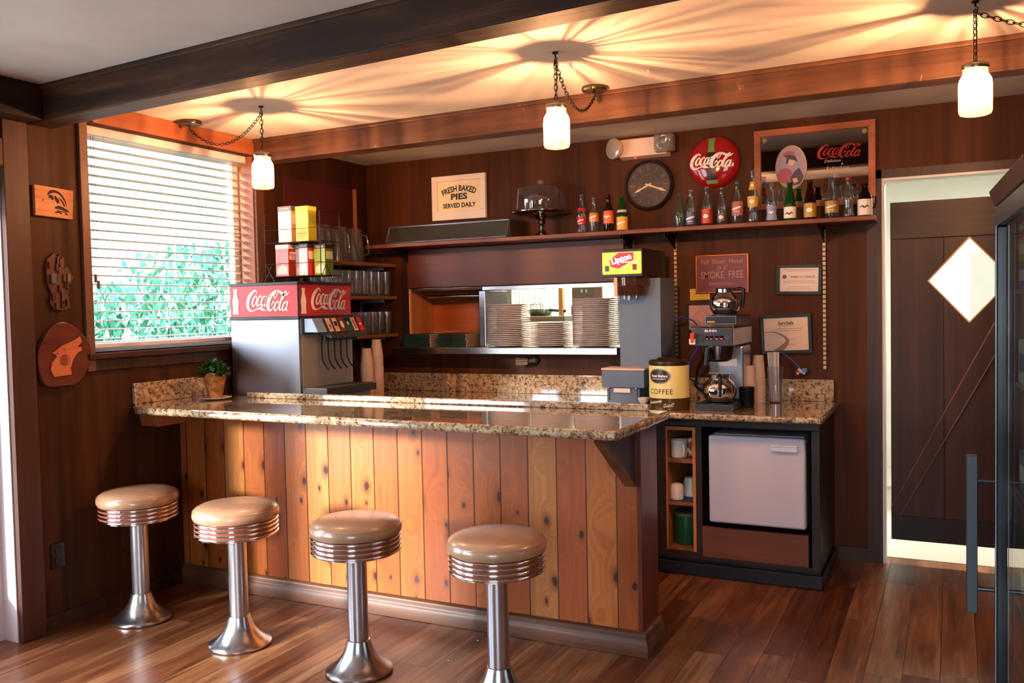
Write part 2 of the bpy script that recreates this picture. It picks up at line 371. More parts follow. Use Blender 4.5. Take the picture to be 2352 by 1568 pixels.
# left wall with window (Y -2.25..-1.12, z 1.25..2.345) and glass door (Y -3.7..-2.68)
w=B()
w.box(-.16,0,YF,-6.2,0,ZC).box(-.16,0,-6.2,-4.0,0,.5).box(-.16,0,-6.2,-4.0,2.2,ZC).box(-.16,0,-4.0,-3.75,0,ZC).box(-.16,0,-3.75,-2.68,2.08,ZC).box(-.16,0,-2.68,-2.25,0,ZC).box(-.16,0,-2.25,-1.12,0,1.25).box(-.16,0,-2.25,-1.12,2.345,ZC).box(-.16,0,-1.12,0,0,ZC)
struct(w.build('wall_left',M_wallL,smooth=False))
# back wall: pass-through X .345..1.88, z 1.13..1.57 (left part opens into a shallow box), kitchen doorway X 3.345..4.2, z 0..2.075
w=B()
w.box(-.16,.345,0,.12,0,ZC).box(.345,1.88,0,.12,0,1.13).box(.345,1.88,0,.12,1.57,ZC).box(1.88,3.345,0,.12,0,ZC).box(3.345,4.2,0,.12,2.075,ZC).box(4.2,XR,0,.12,0,ZC)
struct(w.build('wall_back',M_wall,smooth=False))
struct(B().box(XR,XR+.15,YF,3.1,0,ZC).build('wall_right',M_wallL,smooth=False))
w=B();w.box(-.16,3.2,YF-.15,YF,0,ZC).box(3.2,4.9,YF-.15,YF,0,.6).box(3.2,4.9,YF-.15,YF,2.25,ZC).box(4.9,XR,YF-.15,YF,0,ZC)
struct(w.build('wall_front',M_wall,smooth=False))
# kitchen behind
w=B();w.box(-.16,XR,3.0,3.1,0,ZC);struct(w.build('wall_kitchen_far',M_kwall,smooth=False))
struct(B().box(-.18,-.06,.12,3.0,0,ZC).build('wall_kitchen_left',M_kwall,smooth=False))
struct(B().box(-.05,.34,.12,.13,0,ZC).box(1.9,3.3,.12,.13,0,ZC).box(4.3,XR,.12,.13,0,ZC).build('wall_kitchen_near',M_kwall,smooth=False))
struct(B().box(-.05,XR,.13,2.99,ZC-.012,ZC).build('ceiling_kitchen',M_kwall,smooth=False))
struct(B().box(-.05,XR,.13,2.99,0,.004).build('floor_kitchen',mat('pale_kitchen_tile','c9bfae',.35),smooth=False))
# beams
def skew_box(name,m,x0,x1,yf,d,z0,z1,k):
    b=B();b.hexa([(x0,yf+k*x0,z0),(x1,yf+k*x1,z0),(x1,yf+d+k*x1,z0),(x0,yf+d+k*x0,z0),(x0,yf+k*x0,z1),(x1,yf+k*x1,z1),(x1,yf+d+k*x1,z1),(x0,yf+d+k*x0,z1)])
    return b.build(name,m,smooth=False,bevel=.006)
struct(skew_box('trim_1',M_beam,0,XR,-2.545,.125,2.285,ZC,-.078))
struct(skew_box('trim_2',M_beam,0.1,XR,-2.558,.02,2.418,ZC,-.078))
struct(skew_box('trim_3',M_beam2,0,XR,-1.13,.12,2.305,ZC,-.014))
struct(skew_box('trim_4',M_beam2,0,XR,-1.142,.015,2.418,ZC,-.014))
struct(B().box(0,.13,YF,-2.56,2.285,ZC).build('trim_5',M_beamY,smooth=False,bevel=.006))
struct(B().box(3.27,3.345,-.012,0,0,2.12).box(3.27,4.3,-.012,0,2.075,2.12).box(4.2,4.28,-.012,0,0,2.12).build('trim_6',M_trim,smooth=False))
struct(B().box(3.345,3.358,0,.12,0,2.075).box(4.187,4.2,0,.12,0,2.075).box(3.358,4.187,0,.12,2.062,2.075).build('trim_7',mat('white_door_jamb','e9e7e0',.5),smooth=False))
struct(B().box(3.12,3.27,-.018,0,0,.075).build('baseboard_back',M_trim,smooth=False))
struct(B().box(0,.016,-2.56,-1.78,0,.07).build('baseboard_left',M_trim,smooth=False))
struct(B().box(0,.03,-2.68,-2.565,0,2.285).build('trim_8',M_casing,smooth=False,bevel=.004))
struct(B().box(0,.03,-3.87,-3.75,0,2.285).box(0,.03,-3.75,-2.68,2.08,2.2).build('trim_9',M_casing,smooth=False,bevel=.004))
# window
win=thing('window_1',None,None);struct(win)
fr=B();fr.box(-.155,-.115,-2.25,-2.2,1.25,2.345).box(-.155,-.115,-1.17,-1.12,1.25,2.345).box(-.155,-.115,-2.2,-1.17,1.25,1.3).box(-.155,-.115,-2.2,-1.17,2.3,2.345)
fr.build('window_frame',mat('pale_sash','d8d3cc',.5),win,False)
B().box(-.138,-.134,-2.2,-1.17,1.3,2.3).build('pane',M_pane,win,False)
B().box(-.012,.022,-2.22,-1.1,2.35,2.438).build('header_board',M_header,win,False,bevel=.003)['label']='orange stained header board'
s=B();s.box(-.11,.045,-2.3,-1.1,1.222,1.25);s.box(0,.016,-2.3,-1.1,1.165,1.222);s.build('window_sill',M_trim,win,False,bevel=.004)
s=B();s.box(0,.02,-2.295,-2.25,1.165,2.36);s.build('side_trim',wood('window_side_trim','5a3a2a','6b4a39','7a5646','z',9,.5),win,False,bevel=.003)
B().box(0,.02,-1.12,-1.055,1.25,2.44).build('side_trim',M_trimb,win,False,bevel=.003)
B().box(-.112,0,-1.128,-1.12,1.25,2.345).box(-.112,0,-2.25,-2.243,1.25,2.345).build('jamb_lining',wood('window_jamb','6e4128','8f5a3a','a56e49','z',9,.5),win,False)
# blind
bl=thing('venetian_blind','white two inch venetian blind lowered over the hedge view window','window blind',(-.07,-1.69,1.27))
sl=B();n=23;zt=2.29-1.27;zb=.045;tilt=R(-3)
for i in range(n):
    z=zb+(zt-zb)*i/(n-1)
    M=Matrix.Translation((0,0,z))@Matrix.Rotation(tilt,4,'Y')
    pr=[(-.025,0),(-.013,.0022),(0,.003),(.013,.0022),(.025,0)]
    top=[(x,zz+.0012) for x,zz in pr];bot=[(x,zz-.0012) for x,zz in reversed(pr)];P=top+bot;m=len(P)
    vs=[(x,-.548,zz) for x,zz in P]+[(x,.552,zz) for x,zz in P]
    sl.add(vs,[tuple(range(m))[::-1],tuple(range(m,2*m))]+[(k,(k+1)%m,(k+1)%m+m,k+m) for k in range(m)],M)
sl.build('slats',M_slat,bl)
B().box(-.03,.03,-.55,.555,1.035,1.075).build('headrail',M_blind,bl,False,bevel=.003)
B().box(-.026,.026,-.55,.555,0,.022).build('bottom_rail',M_blind,bl,False,bevel=.004)
c=B()
for y in (-.42,0,.42):
    for x in (-.026,.026): c.cyl((x,y,.02),(x,y,1.04),.0012,n=6)
c.build('ladder_cords',mat('blind_cord','cfc8c0',.7),bl)
c=B();c.cyl((.034,-.50,1.03),(.034,-.50,.36),.0012,n=6).cyl((.034,-.485,1.03),(.034,-.485,.33),.0012,n=6);c.box(.029,.039,-.505,-.495,.32,.36).box(.029,.039,-.49,-.48,.29,.33)
c.build('pull_cord',mat('brown_tassel','5a3828',.6),bl)
# glass door left
d=thing('door_1',None,None);struct(d)
f=B();f.box(-.13,-.09,-3.75,-3.65,0,2.08).box(-.13,-.09,-2.78,-2.68,0,2.08).box(-.13,-.09,-3.65,-2.78,0,.22).box(-.13,-.09,-3.65,-2.78,1.96,2.08);f.build('door_frame',mat('pinkish_white_paint','d9c9cc',.5),d,False)
B().box(-.112,-.108,-3.65,-2.78,.22,1.96).build('pane',M_pane,d,False)
B().box(-.16,0,-2.686,-2.68,0,2.08).build('jamb_lining',mat('pinkish_white_paint','d9c9cc',.5),d,False)
wf=thing('window_2',None,None);struct(wf)
f=B();f.box(3.2,4.9,YF-.1,YF-.05,.6,.68).box(3.2,4.9,YF-.1,YF-.05,2.17,2.25)
for x in (3.2,4.0,4.82): f.box(x,x+.08,YF-.1,YF-.05,.68,2.17)
f.build('window_frame',mat('pale_sash','d8d3cc',.5),wf,False)
wf=thing('window_3',None,None);struct(wf)
B().box(-.12,-.07,-6.2,-6.12,.5,2.2).box(-.12,-.07,-4.08,-4.0,.5,2.2).box(-.12,-.07,-6.12,-4.08,.5,.58).box(-.12,-.07,-6.12,-4.08,2.12,2.2).build('window_frame',mat('pale_sash','d8d3cc',.5),wf,False)
# outdoors
struct(B().box(-12,-.2,-2.6,8,-.08,-.02).build('ground_lawn',mat('lawn_ground','4f5a44',.9),smooth=False))
struct(B().box(-12,-.2,-20,-2.6,-.08,-.02).box(-.2,14,-20,YF-.2,-.08,-.02).build('ground',mat('pale_concrete','a9a7a2',.9),smooth=False))
def leaves(n,box,size,cols=0):
    m=B()
    for i in range(n):
        x=random.uniform(*box[0]);y=random.uniform(*box[1]);z=random.uniform(*box[2])
        E3=Euler((random.uniform(-.9,.9),random.uniform(-.9,.9)+1.2,random.uniform(0,6.3))).to_matrix().to_4x4()
        s_=size*random.uniform(.6,1.4);M=Matrix.Translation((x,y,z))@E3
        m.cm=random.randrange(3)
        m.add([(-s_,0,0),(-.2*s_,.5*s_,.1*s_),(s_,0,0),(-.2*s_,-.5*s_,.1*s_)],[(0,1,2,3)],M)
    return m
lv=[mat('hedge_leaf_a','4a9a7c',.5),mat('hedge_leaf_b','6fbf9c',.5),mat('hedge_leaf_c','2f7a60',.5)]
hd=thing('hedge','sunlit green leafy hedge outside the window behind the blind','hedge',(-2.2,.2,0))
h=B()
for i in range(15000):
    y=random.uniform(-3.2,2.6);top=1.74+.10*math.sin(y*2.1)+.07*math.sin(y*5+1)+.14*(y+1)
    z=random.uniform(.3,top);x=random.uniform(-.35,.35)*(1-.3*(z/2))+.15*math.sin(z*6+y*4)
    E3=Euler((random.uniform(-.9,.9),random.uniform(-.9,.9)+1.2,random.uniform(0,6.3))).to_matrix().to_4x4()
    s_=.045*random.uniform(.6,1.4);h.cm=random.randrange(3)
    h.add([(-s_,0,0),(-.2*s_,.5*s_,.1*s_),(s_,0,0),(-.2*s_,-.5*s_,.1*s_)],[(0,1,2,3)],Matrix.Translation((x,y,z))@E3)
h.build('foliage',lv,hd,False,recalc=False)
tr=B()
for y in [k*.5-3 for k in range(12)]: tr.cyl((0,y,-.03),(0,y+.05,1.5),.02,.008,8)
tr.build('stems',mat('hedge_stem','4a3626',.8),hd)
#SPLIT
# ------------------------------------------------------------------ bar
bar=thing('bar_counter','knotty pine clad bar counter with dark base moulding facing the four stools','bar counter',(0,0,0))
B().box(.004,2.535,-1.74,-1.525,.012,.944).build('pine_front',M_pine,bar,False,bevel=.002)
B().box(2.535,2.555,-1.742,-1.523,.012,.944).build('end_panel',M_pineend,bar,False,bevel=.002)
def moulding(x0,x1,y,sgn):
    pr=[(0,.002),(-.024,.002),(-.026,.05),(-.019,.062),(-.014,.072),(-.016,.085),(-.008,.098),(0,.1)]
    return pr
b=B();pr=moulding(0,0,0,0)
# mitred moulding round the end
P0=[(0.004,-1.742+p[0],p[1]) for p in pr];P1=[(2.556-p[0],-1.742+p[0],p[1]) for p in pr];P2=[(2.556-p[0],-1.52,p[1]) for p in pr]
vs=P0+P1+P2;n=len(pr);fs=[]
for s_ in (0,1):
    for i in range(n): fs.append((s_*n+i,s_*n+(i+1)%n,(s_+1)*n+(i+1)%n,(s_+1)*n+i))
fs+=[tuple(range(n)),tuple(range(2*n,3*n))[::-1]];b.add(vs,fs)
b.build('base_moulding',M_pinetrim,bar,ang=50)
def corbel(x):
    m=B();m.hexa([(x,-1.745,.71),(x+.035,-1.745,.71),(x+.035,-1.745,.944),(x,-1.745,.944),(x,-1.765,.70),(x+.035,-1.765,.70),(x+.035,-2.1,.93),(x,-2.1,.93)])
    return m.build('corbel',[M_cabV][0],bar,False,bevel=.003)
corbel(2.5)['label']='dark triangular overhang bracket'
B().hexa([(2.497,-1.775,.697),(2.538,-1.775,.697),(2.538,-1.752,.697),(2.497,-1.752,.697),(2.497,-2.11,.925),(2.538,-2.11,.925),(2.538,-2.09,.94),(2.497,-2.09,.94)]).build('corbel_edge',M_pinetrim,bar,False)
B().hexa([(.02,-2.0,.87),(.14,-2.0,.87),(.14,-1.745,.87),(.02,-1.745,.87),(.02,-2.02,.944),(.14,-2.02,.944),(.14,-1.745,.944),(.02,-1.745,.944)]).build('support_block',M_header,bar,False,bevel=.004)
top=thing('bar_worktop','long speckled granite bar top with a low raised back lip, over the pine counter','worktop',(0,0,0))
def slab(name,poly,z0,z1,par,r=.012):
    m=B();n=len(poly);m.add([(x,y,z0) for x,y in poly]+[(x,y,z1) for x,y in poly],[tuple(range(n))[::-1],tuple(range(n,2*n))]+[(i,(i+1)%n,(i+1)%n+n,i+n) for i in range(n)])
    o=m.build(name,M_gran,par,True,30);bv=o.modifiers.new('Bevel','BEVEL');bv.width=r;bv.segments=4;bv.limit_method='ANGLE';bv.angle_limit=R(50);return o
slab('slab',[(.002,-2.04),(.13,-2.13),(2.605,-2.19),(2.62,-2.175),(2.62,-1.53),(.002,-1.53)],.945,.982,top,.013)
slab('raised_lip',[(.35,-1.605),(2.54,-1.585),(2.54,-1.555),(.35,-1.565)],.9825,1.010,top,.006)
slab('backsplash',[(.002,-2.035),(.022,-2.035),(.022,-1.50),(.002,-1.50)],.9825,1.088,top,.003)
# stools
def make_stool(loc,label):
    t=thing('bar_stool',label,'bar stool',loc,0,'round chrome bar stools')
    m=B();m.lathe([(0,.462),(.12,.466),(.165,.48),(.165,.484)],48)
    for k in range(4):
        z=.484+k*.0185
        m.lathe([(.168,z),(.1755,z+.002),(.178,z+.0065),(.1755,z+.011),(.168,z+.013)],48)
    m.lathe([(.168,.545),(.17,.556)],48)
    m.build('chrome_rings',M_chrome,t,ang=60)
    B().lathe([(.166,.484),(.1735,.488),(.1735,.552),(.166,.554)],48).build('ring_band',M_band,t)
    m=B();m.lathe([(.166,.552),(.176,.556),(.181,.566),(.1815,.577),(.178,.59),(.168,.602),(.15,.611),(.11,.617),(.05,.6195),(.0,.62)],56);m.build('seat_cushion',M_vinyl,t)
    m=B();m.tube([(.1765*math.cos(a*PI/28),.1765*math.sin(a*PI/28),.5915) for a in range(56)],.0022,6,True);m.build('seat_piping',M_vinyl,t)
    m=B();m.lathe([(.0395,.115),(.0395,.462),(.05,.464),(.05,.468)],36);m.build('pedestal_column',M_chromeb,t)
    m=B();m.lathe([(0,.002),(.128,.002),(.133,.005),(.133,.012),(.128,.017),(.118,.022),(.1,.034),(.082,.05),(.067,.07),(.056,.092),(.049,.115),(.044,.128),(.04,.13)],48);m.build('flared_foot',metal('worn_chrome_foot','bcb9bb',.24),t)
    return t
S0=make_stool((.267,-2.249,0),'tan vinyl chrome stool standing nearest the window wall and outlet')
for (x,y),l,rz in [((.923,-2.301),'tan topped chrome bar stool, second along from the window wall',.5),((1.573,-2.329),'tan topped chrome stool with the brightest seat sheen, third from window wall',1.1),((2.204,-2.34),'tan topped chrome stool closest to the open end of the bar',1.9)]: dup(S0,l,(x,y,0),rz)
# ------------------------------------------------------------------ lower counters
lc=thing('side_base_cabinet','dark base cabinet under the soda machine against window wall','cabinet',(0,0,0))
B().box(.004,.60,-1.5,-.77,0.01,.84).build('body',M_cab,lc,False)
sw=thing('back_worktop','speckled granite back counter running below the pass-through to kitchen doorway','worktop',(0,0,0))
slab('slab',[(.002,-1.505),(.66,-1.505),(.66,-.755),(3.13,-.755),(3.13,-.004),(.002,-.004)],.842,.874,sw,.01)
slab('backsplash',[(.002,-.028),(3.1,-.028),(3.1,-.004),(.002,-.004)],.8745,.995,sw,.003)
bc=thing('back_cabinet','near-black cabinet with orange cubby holes and a bay for the small white refrigerator','cabinet',(0,0,0))
b=B();Y0,Y1=-.62,-.02
b.box(.66,2.3,Y0,Y1,.09,.838)       # solid run hidden behind the bar
b.box(2.3,3.1,Y0,Y0+.02,.79,.838).box(2.3,2.325,Y0,Y0+.02,.09,.79).box(2.485,2.515,Y0,Y0+.02,.09,.79).box(3.06,3.1,Y0,Y0+.02,.09,.79).box(2.325,2.485,Y0,Y0+.02,.09,.13).box(2.515,3.06,Y0,Y0+.02,.09,.11)
b.box(3.08,3.1,Y0+.02,Y1,.09,.838).box(2.3,3.08,Y0+.02,Y1,.82,.838).box(2.3,3.08,Y1-.01,Y1,.09,.82).box(2.3,3.08,Y0+.02,Y1,.09,.11).box(2.495,2.51,Y0+.02,Y1,.11,.82)
b.build('carcass',M_cab,bc,False,bevel=.002)
b=B();b.box(2.325,2.335,Y0-.003,Y1-.02,.13,.785).box(2.468,2.484,Y0-.003,Y1-.02,.13,.785).box(2.335,2.468,Y0-.003,Y1-.02,.768,.785)
b.build('cubby_lining',M_orange,bc,False)['label']='orange wood cubby lining'
for z in (.132,.37,.595): B().box(2.335,2.468,Y0-.003,Y1-.02,z,z+.018).build('shelf',M_shelfY,bc,False)
B().box(2.515,3.045,Y0-.002,Y0+.018,.11,.27).build('lower_panel',M_drawer,bc,False,bevel=.002)
b=B();b.box(.66,3.095,Y0+.03,Y1,.002,.09).box(.66,3.11,Y0+.002,Y0+.03,.002,.07).box(3.095,3.11,Y0+.03,Y1,.002,.07);b.build('plinth',M_plint,bc,False,bevel=.004)
fg=thing('mini_refrigerator','small pale lavender-white refrigerator built into the dark back cabinet','refrigerator',(2.797,-.615,.29))
B().box(-.225,.225,.03,.5,.002,.465).build('body',mat('fridge_body_grey','8d8a90',.5),fg,False)
b=B();b.box(-.239,.239,-.035,.02,.012,.462);b.build('door',mat('lavender_white_enamel','d2cbd9',.4),fg,True,bevel=.012,seg=4)
b=B();b.box(.075,.205,-.05,-.036,.395,.425).box(.075,.205,-.053,-.036,.42,.428);b.build('handle',mat('bright_satin_metal','e4e6ee',.4,.35),fg,False,bevel=.004)
# cubby items
def mug(loc,label,m,r=.042,h=.095,rz=0,group='mugs in the orange cubby'):
    t=thing('coffee_mug',label,'mug',loc,rz,group)
    B().lathe([(0,.002),(r*.9,.002),(r,.008),(r,h),(r-.004,h),(r-.004,.01),(0,.008)],28).build('mug_body',m,t)
    B().tube([(r-.002+.0,0,h*.82),(r+.02,0,h*.8),(r+.03,0,h*.5),(r+.018,0,h*.22),(r-.003,0,h*.2)],.005,8).build('handle',m,t);return t
pm=NT('flower_print_ceramic');pm.color(pm.ramp(pm.noise(pm.coord(),28,3,.6),[(.4,'e9dccb'),(.47,'b3552b'),(.56,'8c2b1c'),(.62,'e0b060')]));pm.set(Roughness=.25)
M_cer=mat('white_ceramic','e6dfd8',.25)
mug((2.3785,-.56,.6135),'white mug with a thin handle in the upper orange cubby',M_cer,rz=-.9)
mug((2.432,-.5,.6135),'mug with orange and red floral print in upper orange cubby',pm.m,.036,rz=1.8)
for x,y,h,l in [(2.365,-.56,.085,'front cream cup upside down in the middle cubby'),(2.41,-.46,.105,'back cream cup upside down in the middle cubby')]:
    t=thing('ceramic_cup',l,'cup',(x,y,.3885),0,'cups in the middle cubby')
    B().lathe([(.034,.001),(.036,.003),(.036,h*.75),(.03,h*.95),(.02,h),(0,h)],24).build('cup_body',M_cer,t)
tag(B().box(2.337,2.466,-.615,-.06,.3883,.3888).build('shelf_liner',mat('blue_liner','252c72',.6),None,False),'blue paper liner beneath the cups in the middle cubby','shelf liner')
t=thing('green_canister','dark green tub with lid in the lowest orange cubby','canister',(2.403,-.53,.1505))
B().lathe([(0,.001),(.056,.001),(.06,.01),(.061,.15),(0,.152)],32).build('tub',mat('deep_green_plastic','0f4a2c',.35),t)
B().lathe([(.062,.151),(.063,.153),(.063,.165),(.055,.168),(.0,.168)],32).build('lid',mat('clear_grey_lid','59635c',.3),t)
B().box(.052,.0625,-.02,.012,.06,.12).build('label',mat('red_label_patch','8e2f22',.5),t,False)
# ------------------------------------------------------------------ plaques, outlet
RZL=PI/2
def W2(y,x=0): pass
t=thing('hanging_plaque','pale wooden plaque with a burned dark animal drawing hung highest on window wall','plaque',(.001,-2.437,1.948),RZL)
t.rotation_euler=(0,R(1),RZL)
pb=[(-.095,-.066),(.092,-.068),(.098,.065),(-.098,.07)]
B().prism(pb,-.02,-.001).build('board',wood('pale_orange_cedar','b8734a','cf8d62','dba077','x',26,.6,None,.3,.2),t,False,bevel=.002)
m=B();sf=lambda x,z:(x,-.0212,z)
for st in [[(-.035,.03,.002),(-.02,.046,.007),(.005,.05,.006),(.03,.04,.005),(.05,.015,.004),(.06,-.01,.002)],[(-.03,.02,.003),(-.018,.026,.008),(-.008,.012,.006)],[(0,.03,.004),(.012,.012,.009),(.02,-.002,.005)],[(.022,.025,.002),(.04,.005,.004),(.05,-.015,.002)],[(0,-.025,.004),(.02,-.02,.008),(.045,-.026,.007),(.07,-.035,.004)],[(-.0,-.045,.003),(.02,-.042,.004),(.035,-.048,.003)],[(.05,-.045,.003),(.066,-.05,.003)],[(-.062,.004,.004),(-.054,.006,.001)],[(.01,-.035,.002),(.06,-.04,.002)]]: m.ribbon(st,sf,5)
m.build('burned_drawing',mat('burnt_mark','1c0e08',.8),t,False,recalc=False)
t=thing('carved_ornament','dark carved wooden ornament with small mirror bits hanging between two plaques','wall ornament',(.001,-2.425,1.59),RZL)
m=B();rr=random.Random(3)
m.prism([(-.055,.10),(-.02,.13),(-.005,.11),(.012,.128),(.012,.08),(.03,.06),(.045,.07),(.075,.02),(.055,-.02),(.045,-.06),(.055,-.12),(.02,-.135),(-.03,-.13),(-.05,-.10),(-.04,-.05),(-.058,-.01),(-.06,.05)],-.012,-.001)
for i in range(26):
    x=rr.uniform(-.05,.045);z=rr.uniform(-.12,.11);m.box(x-.004,x+.006,-.022,-.010,z-.016,z+.016)
m.build('carving',wood('dark_carved_wood','3c2018','5a3226','7a4a38','z',20,.5),t,False,bevel=.0015)
B().box(-.045,-.018,-.025,-.02,-.01,.035).build('mirror_bit',mat('silver_mirror_bit','b9b6b2',.15,.8),t,False);B().box(.04,.055,-.02,-.012,-.01,.035).build('mirror_bit',mat('silver_mirror_bit','b9b6b2',.15,.8),t,False)
t=thing('hanging_wolf_plaque','rounded dark wood plaque with an orange howling wolf silhouette beside window sill','plaque',(.001,-2.43,1.25),RZL)
m=B();ol=[(-.115,-.09),(-.08,-.135),(.0,-.14),(.075,-.13),(.135,-.06),(.15,.02),(.115,.09),(.06,.135),(.0,.155),(-.055,.13),(-.1,.07),(-.125,0)]
pts=[]
for i in range(len(ol)):
    p0,p1,p2,p3=[Vector(ol[(i+k)%len(ol)]) for k in (-1,0,1,2)]
    for k in range(4):
        u=k/4;q=.5*((2*p1)+(p2-p0)*u+(2*p0-5*p1+4*p2-p3)*u*u+(3*p1-p0-3*p2+p3)*u**3);pts.append((q.x,q.y))
m.prism(pts,-.028,-.001);m.build('slab',wood('red_brown_bark_slab','3d1b14','6b3020','7f3d28','x',7,.35),t,False,bevel=.005)
wolf=[(-.055,-.095),(.035,-.09),(.03,-.06),(.045,-.02),(.07,.01),(.095,.02),(.09,.035),(.07,.035),(.095,.06),(.085,.085),(.06,.07),(.02,.055),(-.01,.045),(-.045,.02),(-.06,.015),(-.035,0),(-.062,-.03),(-.07,-.06)]
B().prism(wolf,-.036,-.0285).build('wolf_silhouette',wood('orange_cedar_cut','b5603a','cb7650','d98a62','x',12,.5,None,.3,.2),t,False,bevel=.001)
m=B();m.lathe([(.024,0),(.026,.001),(.024,.002)],20,Matrix.Translation((.0,-.039,-.02))@Matrix.Rotation(PI/2,4,'X'));m.prism([(-.05,.008),(-.03,.018),(-.028,.008)],-.0368,-.036);m.prism([(-.005,.03),(.005,.034),(.006,.022),(-.004,.022)],-.0368,-.036)
m.prism([(.018*math.cos(a*PI/8)+0,.024*math.sin(a*PI/8)-.02) for a in range(16)],-.037,-.036)
m.build('wolf_details',mat('brown_inlay','8a4429',.6),t,False,recalc=False)
t=thing('power_outlet','black power outlet low on the window wall near the first stool','outlet',(.001,-2.48,.335),RZL)
B().box(-.036,.036,-.006,-.001,-.058,.058).build('cover_plate',M_blackg,t,False,bevel=.002)
B().box(-.016,.016,-.009,-.006,.008,.038).box(-.016,.016,-.009,-.006,-.038,-.008).build('sockets',M_black,t,False,bevel=.002)
# red panel on window wall
t=thing('wall_mounted_board','dark red painted panel on the side wall above the pitchers','panel',(.001,-.5,2.09),RZL)
B().box(-.36,.33,-.012,-.001,-.21,.165).build('board',mat('dark_maroon_paint','4a1315',.55),t,False)
B().box(.332,.362,-.02,-.001,-.21,.165).build('edge_strip',M_orange,t,False)
# ------------------------------------------------------------------ potted plant
t=thing('potted_plant','small green potted plant in a crumpled gold paper cone on bar top','potted plant',(.245,-1.72,.983))
B().lathe([(0,.001),(.05,.001),(.075,.006),(.082,.01),(.082,.012),(.05,.006),(0,.005)],28).build('saucer',M_cer,t)
m=B();n=28;vs=[];fs=[]
for j,(r,z) in enumerate([(.036,.008),(.04,.03),(.047,.065),(.056,.1),(.062,.125)]):
    for i in range(n):
        a=2*PI*i/n;zz=z
        if j==4: zz=z+.028*abs(math.sin(a*2+.6))-.01
        if j==3: zz=z+.008*abs(math.sin(a*2+.6))
        q=r*(1+.05*math.sin(a*7)*(j/4));vs.append((q*math.cos(a),q*math.sin(a),zz))
for j in range(4):
    for i in range(n): fs.append((j*n+i,j*n+(i+1)%n,(j+1)*n+(i+1)%n,(j+1)*n+i))
m.add(vs,fs);gm=NT('gold_crinkle_paper');gm.color(gm.ramp(gm.noise(gm.coord(),30,4,.6),[(.35,'8a5a24'),(.55,'c48a45'),(.7,'e0b070')]));gm.bump(gm.noise(gm.coord(),60,3,.6,1),.6,.01);gm.set(Roughness=.32,Metallic=.35)
m.build('paper_wrap',gm.m,t,ang=60)
m=B();rr=random.Random(5)
for i in range(320):
    a=rr.uniform(0,2*PI);e=rr.uniform(-.2,1.3);L=rr.uniform(.022,.042)
    q_=rr.random();base=Vector((.06*math.cos(a)*q_,.06*math.sin(a)*q_,.115+rr.uniform(0,.075)*(1-.4*q_)))
    d=Vector((math.cos(a)*math.cos(e),math.sin(a)*math.cos(e),math.sin(e)));sd=d.cross(Vector((0,0,1))).normalized();w_=rr.uniform(.008,.014);m.cm=rr.randrange(2)
    up=sd.cross(d);m.add([base,base+d*L*.5+sd*w_+up*.004,base+d*L-up*.006,base+d*L*.5-sd*w_+up*.004],[(0,1,2,3)])
m.build('foliage',[mat('leaf_mid_green','3e7a3a',.45),mat('leaf_dark_green','1f4f2a',.45)],t,True,recalc=False)
# ------------------------------------------------------------------ soda machine
sm=thing('soda_dispenser','tall steel soda fountain dispenser with red lit cola sign band by window','soda dispenser',(.065,-1.405,.875))
# local: x 0..0.48 , y 0..0.47 , z 0..0.715 ; dispensing front faces +x
B().box(0,.48,0,.47,.0,.512).build('steel_body',M_steelv,sm,False,bevel=.003)
B().box(-.003,.483,-.004,.474,.5125,.53).box(-.003,.483,-.004,.474,.70,.716).box(.476,.484,-.004,.006,.53,.70).build('black_trim',M_black,sm,False,bevel=.002)
B().box(.0,.4755,.001,.469,.53,.70).build('sign_band',M_red,sm,False)
m=B();fs_=lambda x,z:(x,-.0012,z);add_logo(m,.275,.618,.30,.115,fs_,1.15);m.prism(bottle_outline(.04,.545,.044,.14),-.0014,.0);m.build('side_logo',M_logow,sm,False,recalc=False)
m=B();ff=lambda y,z:(.4768,y,z);add_logo(m,.275,.622,.31,.12,ff,1.15)
bo=bottle_outline(.05,.542,.045,.14);m.add([(.4768,y,z) for y,z in bo],[tuple(range(len(bo)))]);m.build('front_logo',M_logow,sm,False,recalc=False)
B().box(.479,.484,.02,.45,.13,.44).build('splash_panel',M_steeld,sm,False,bevel=.002)
B().box(.48,.49,.01,.46,.43,.52).build('valve_rail',M_dgrey,sm,False)
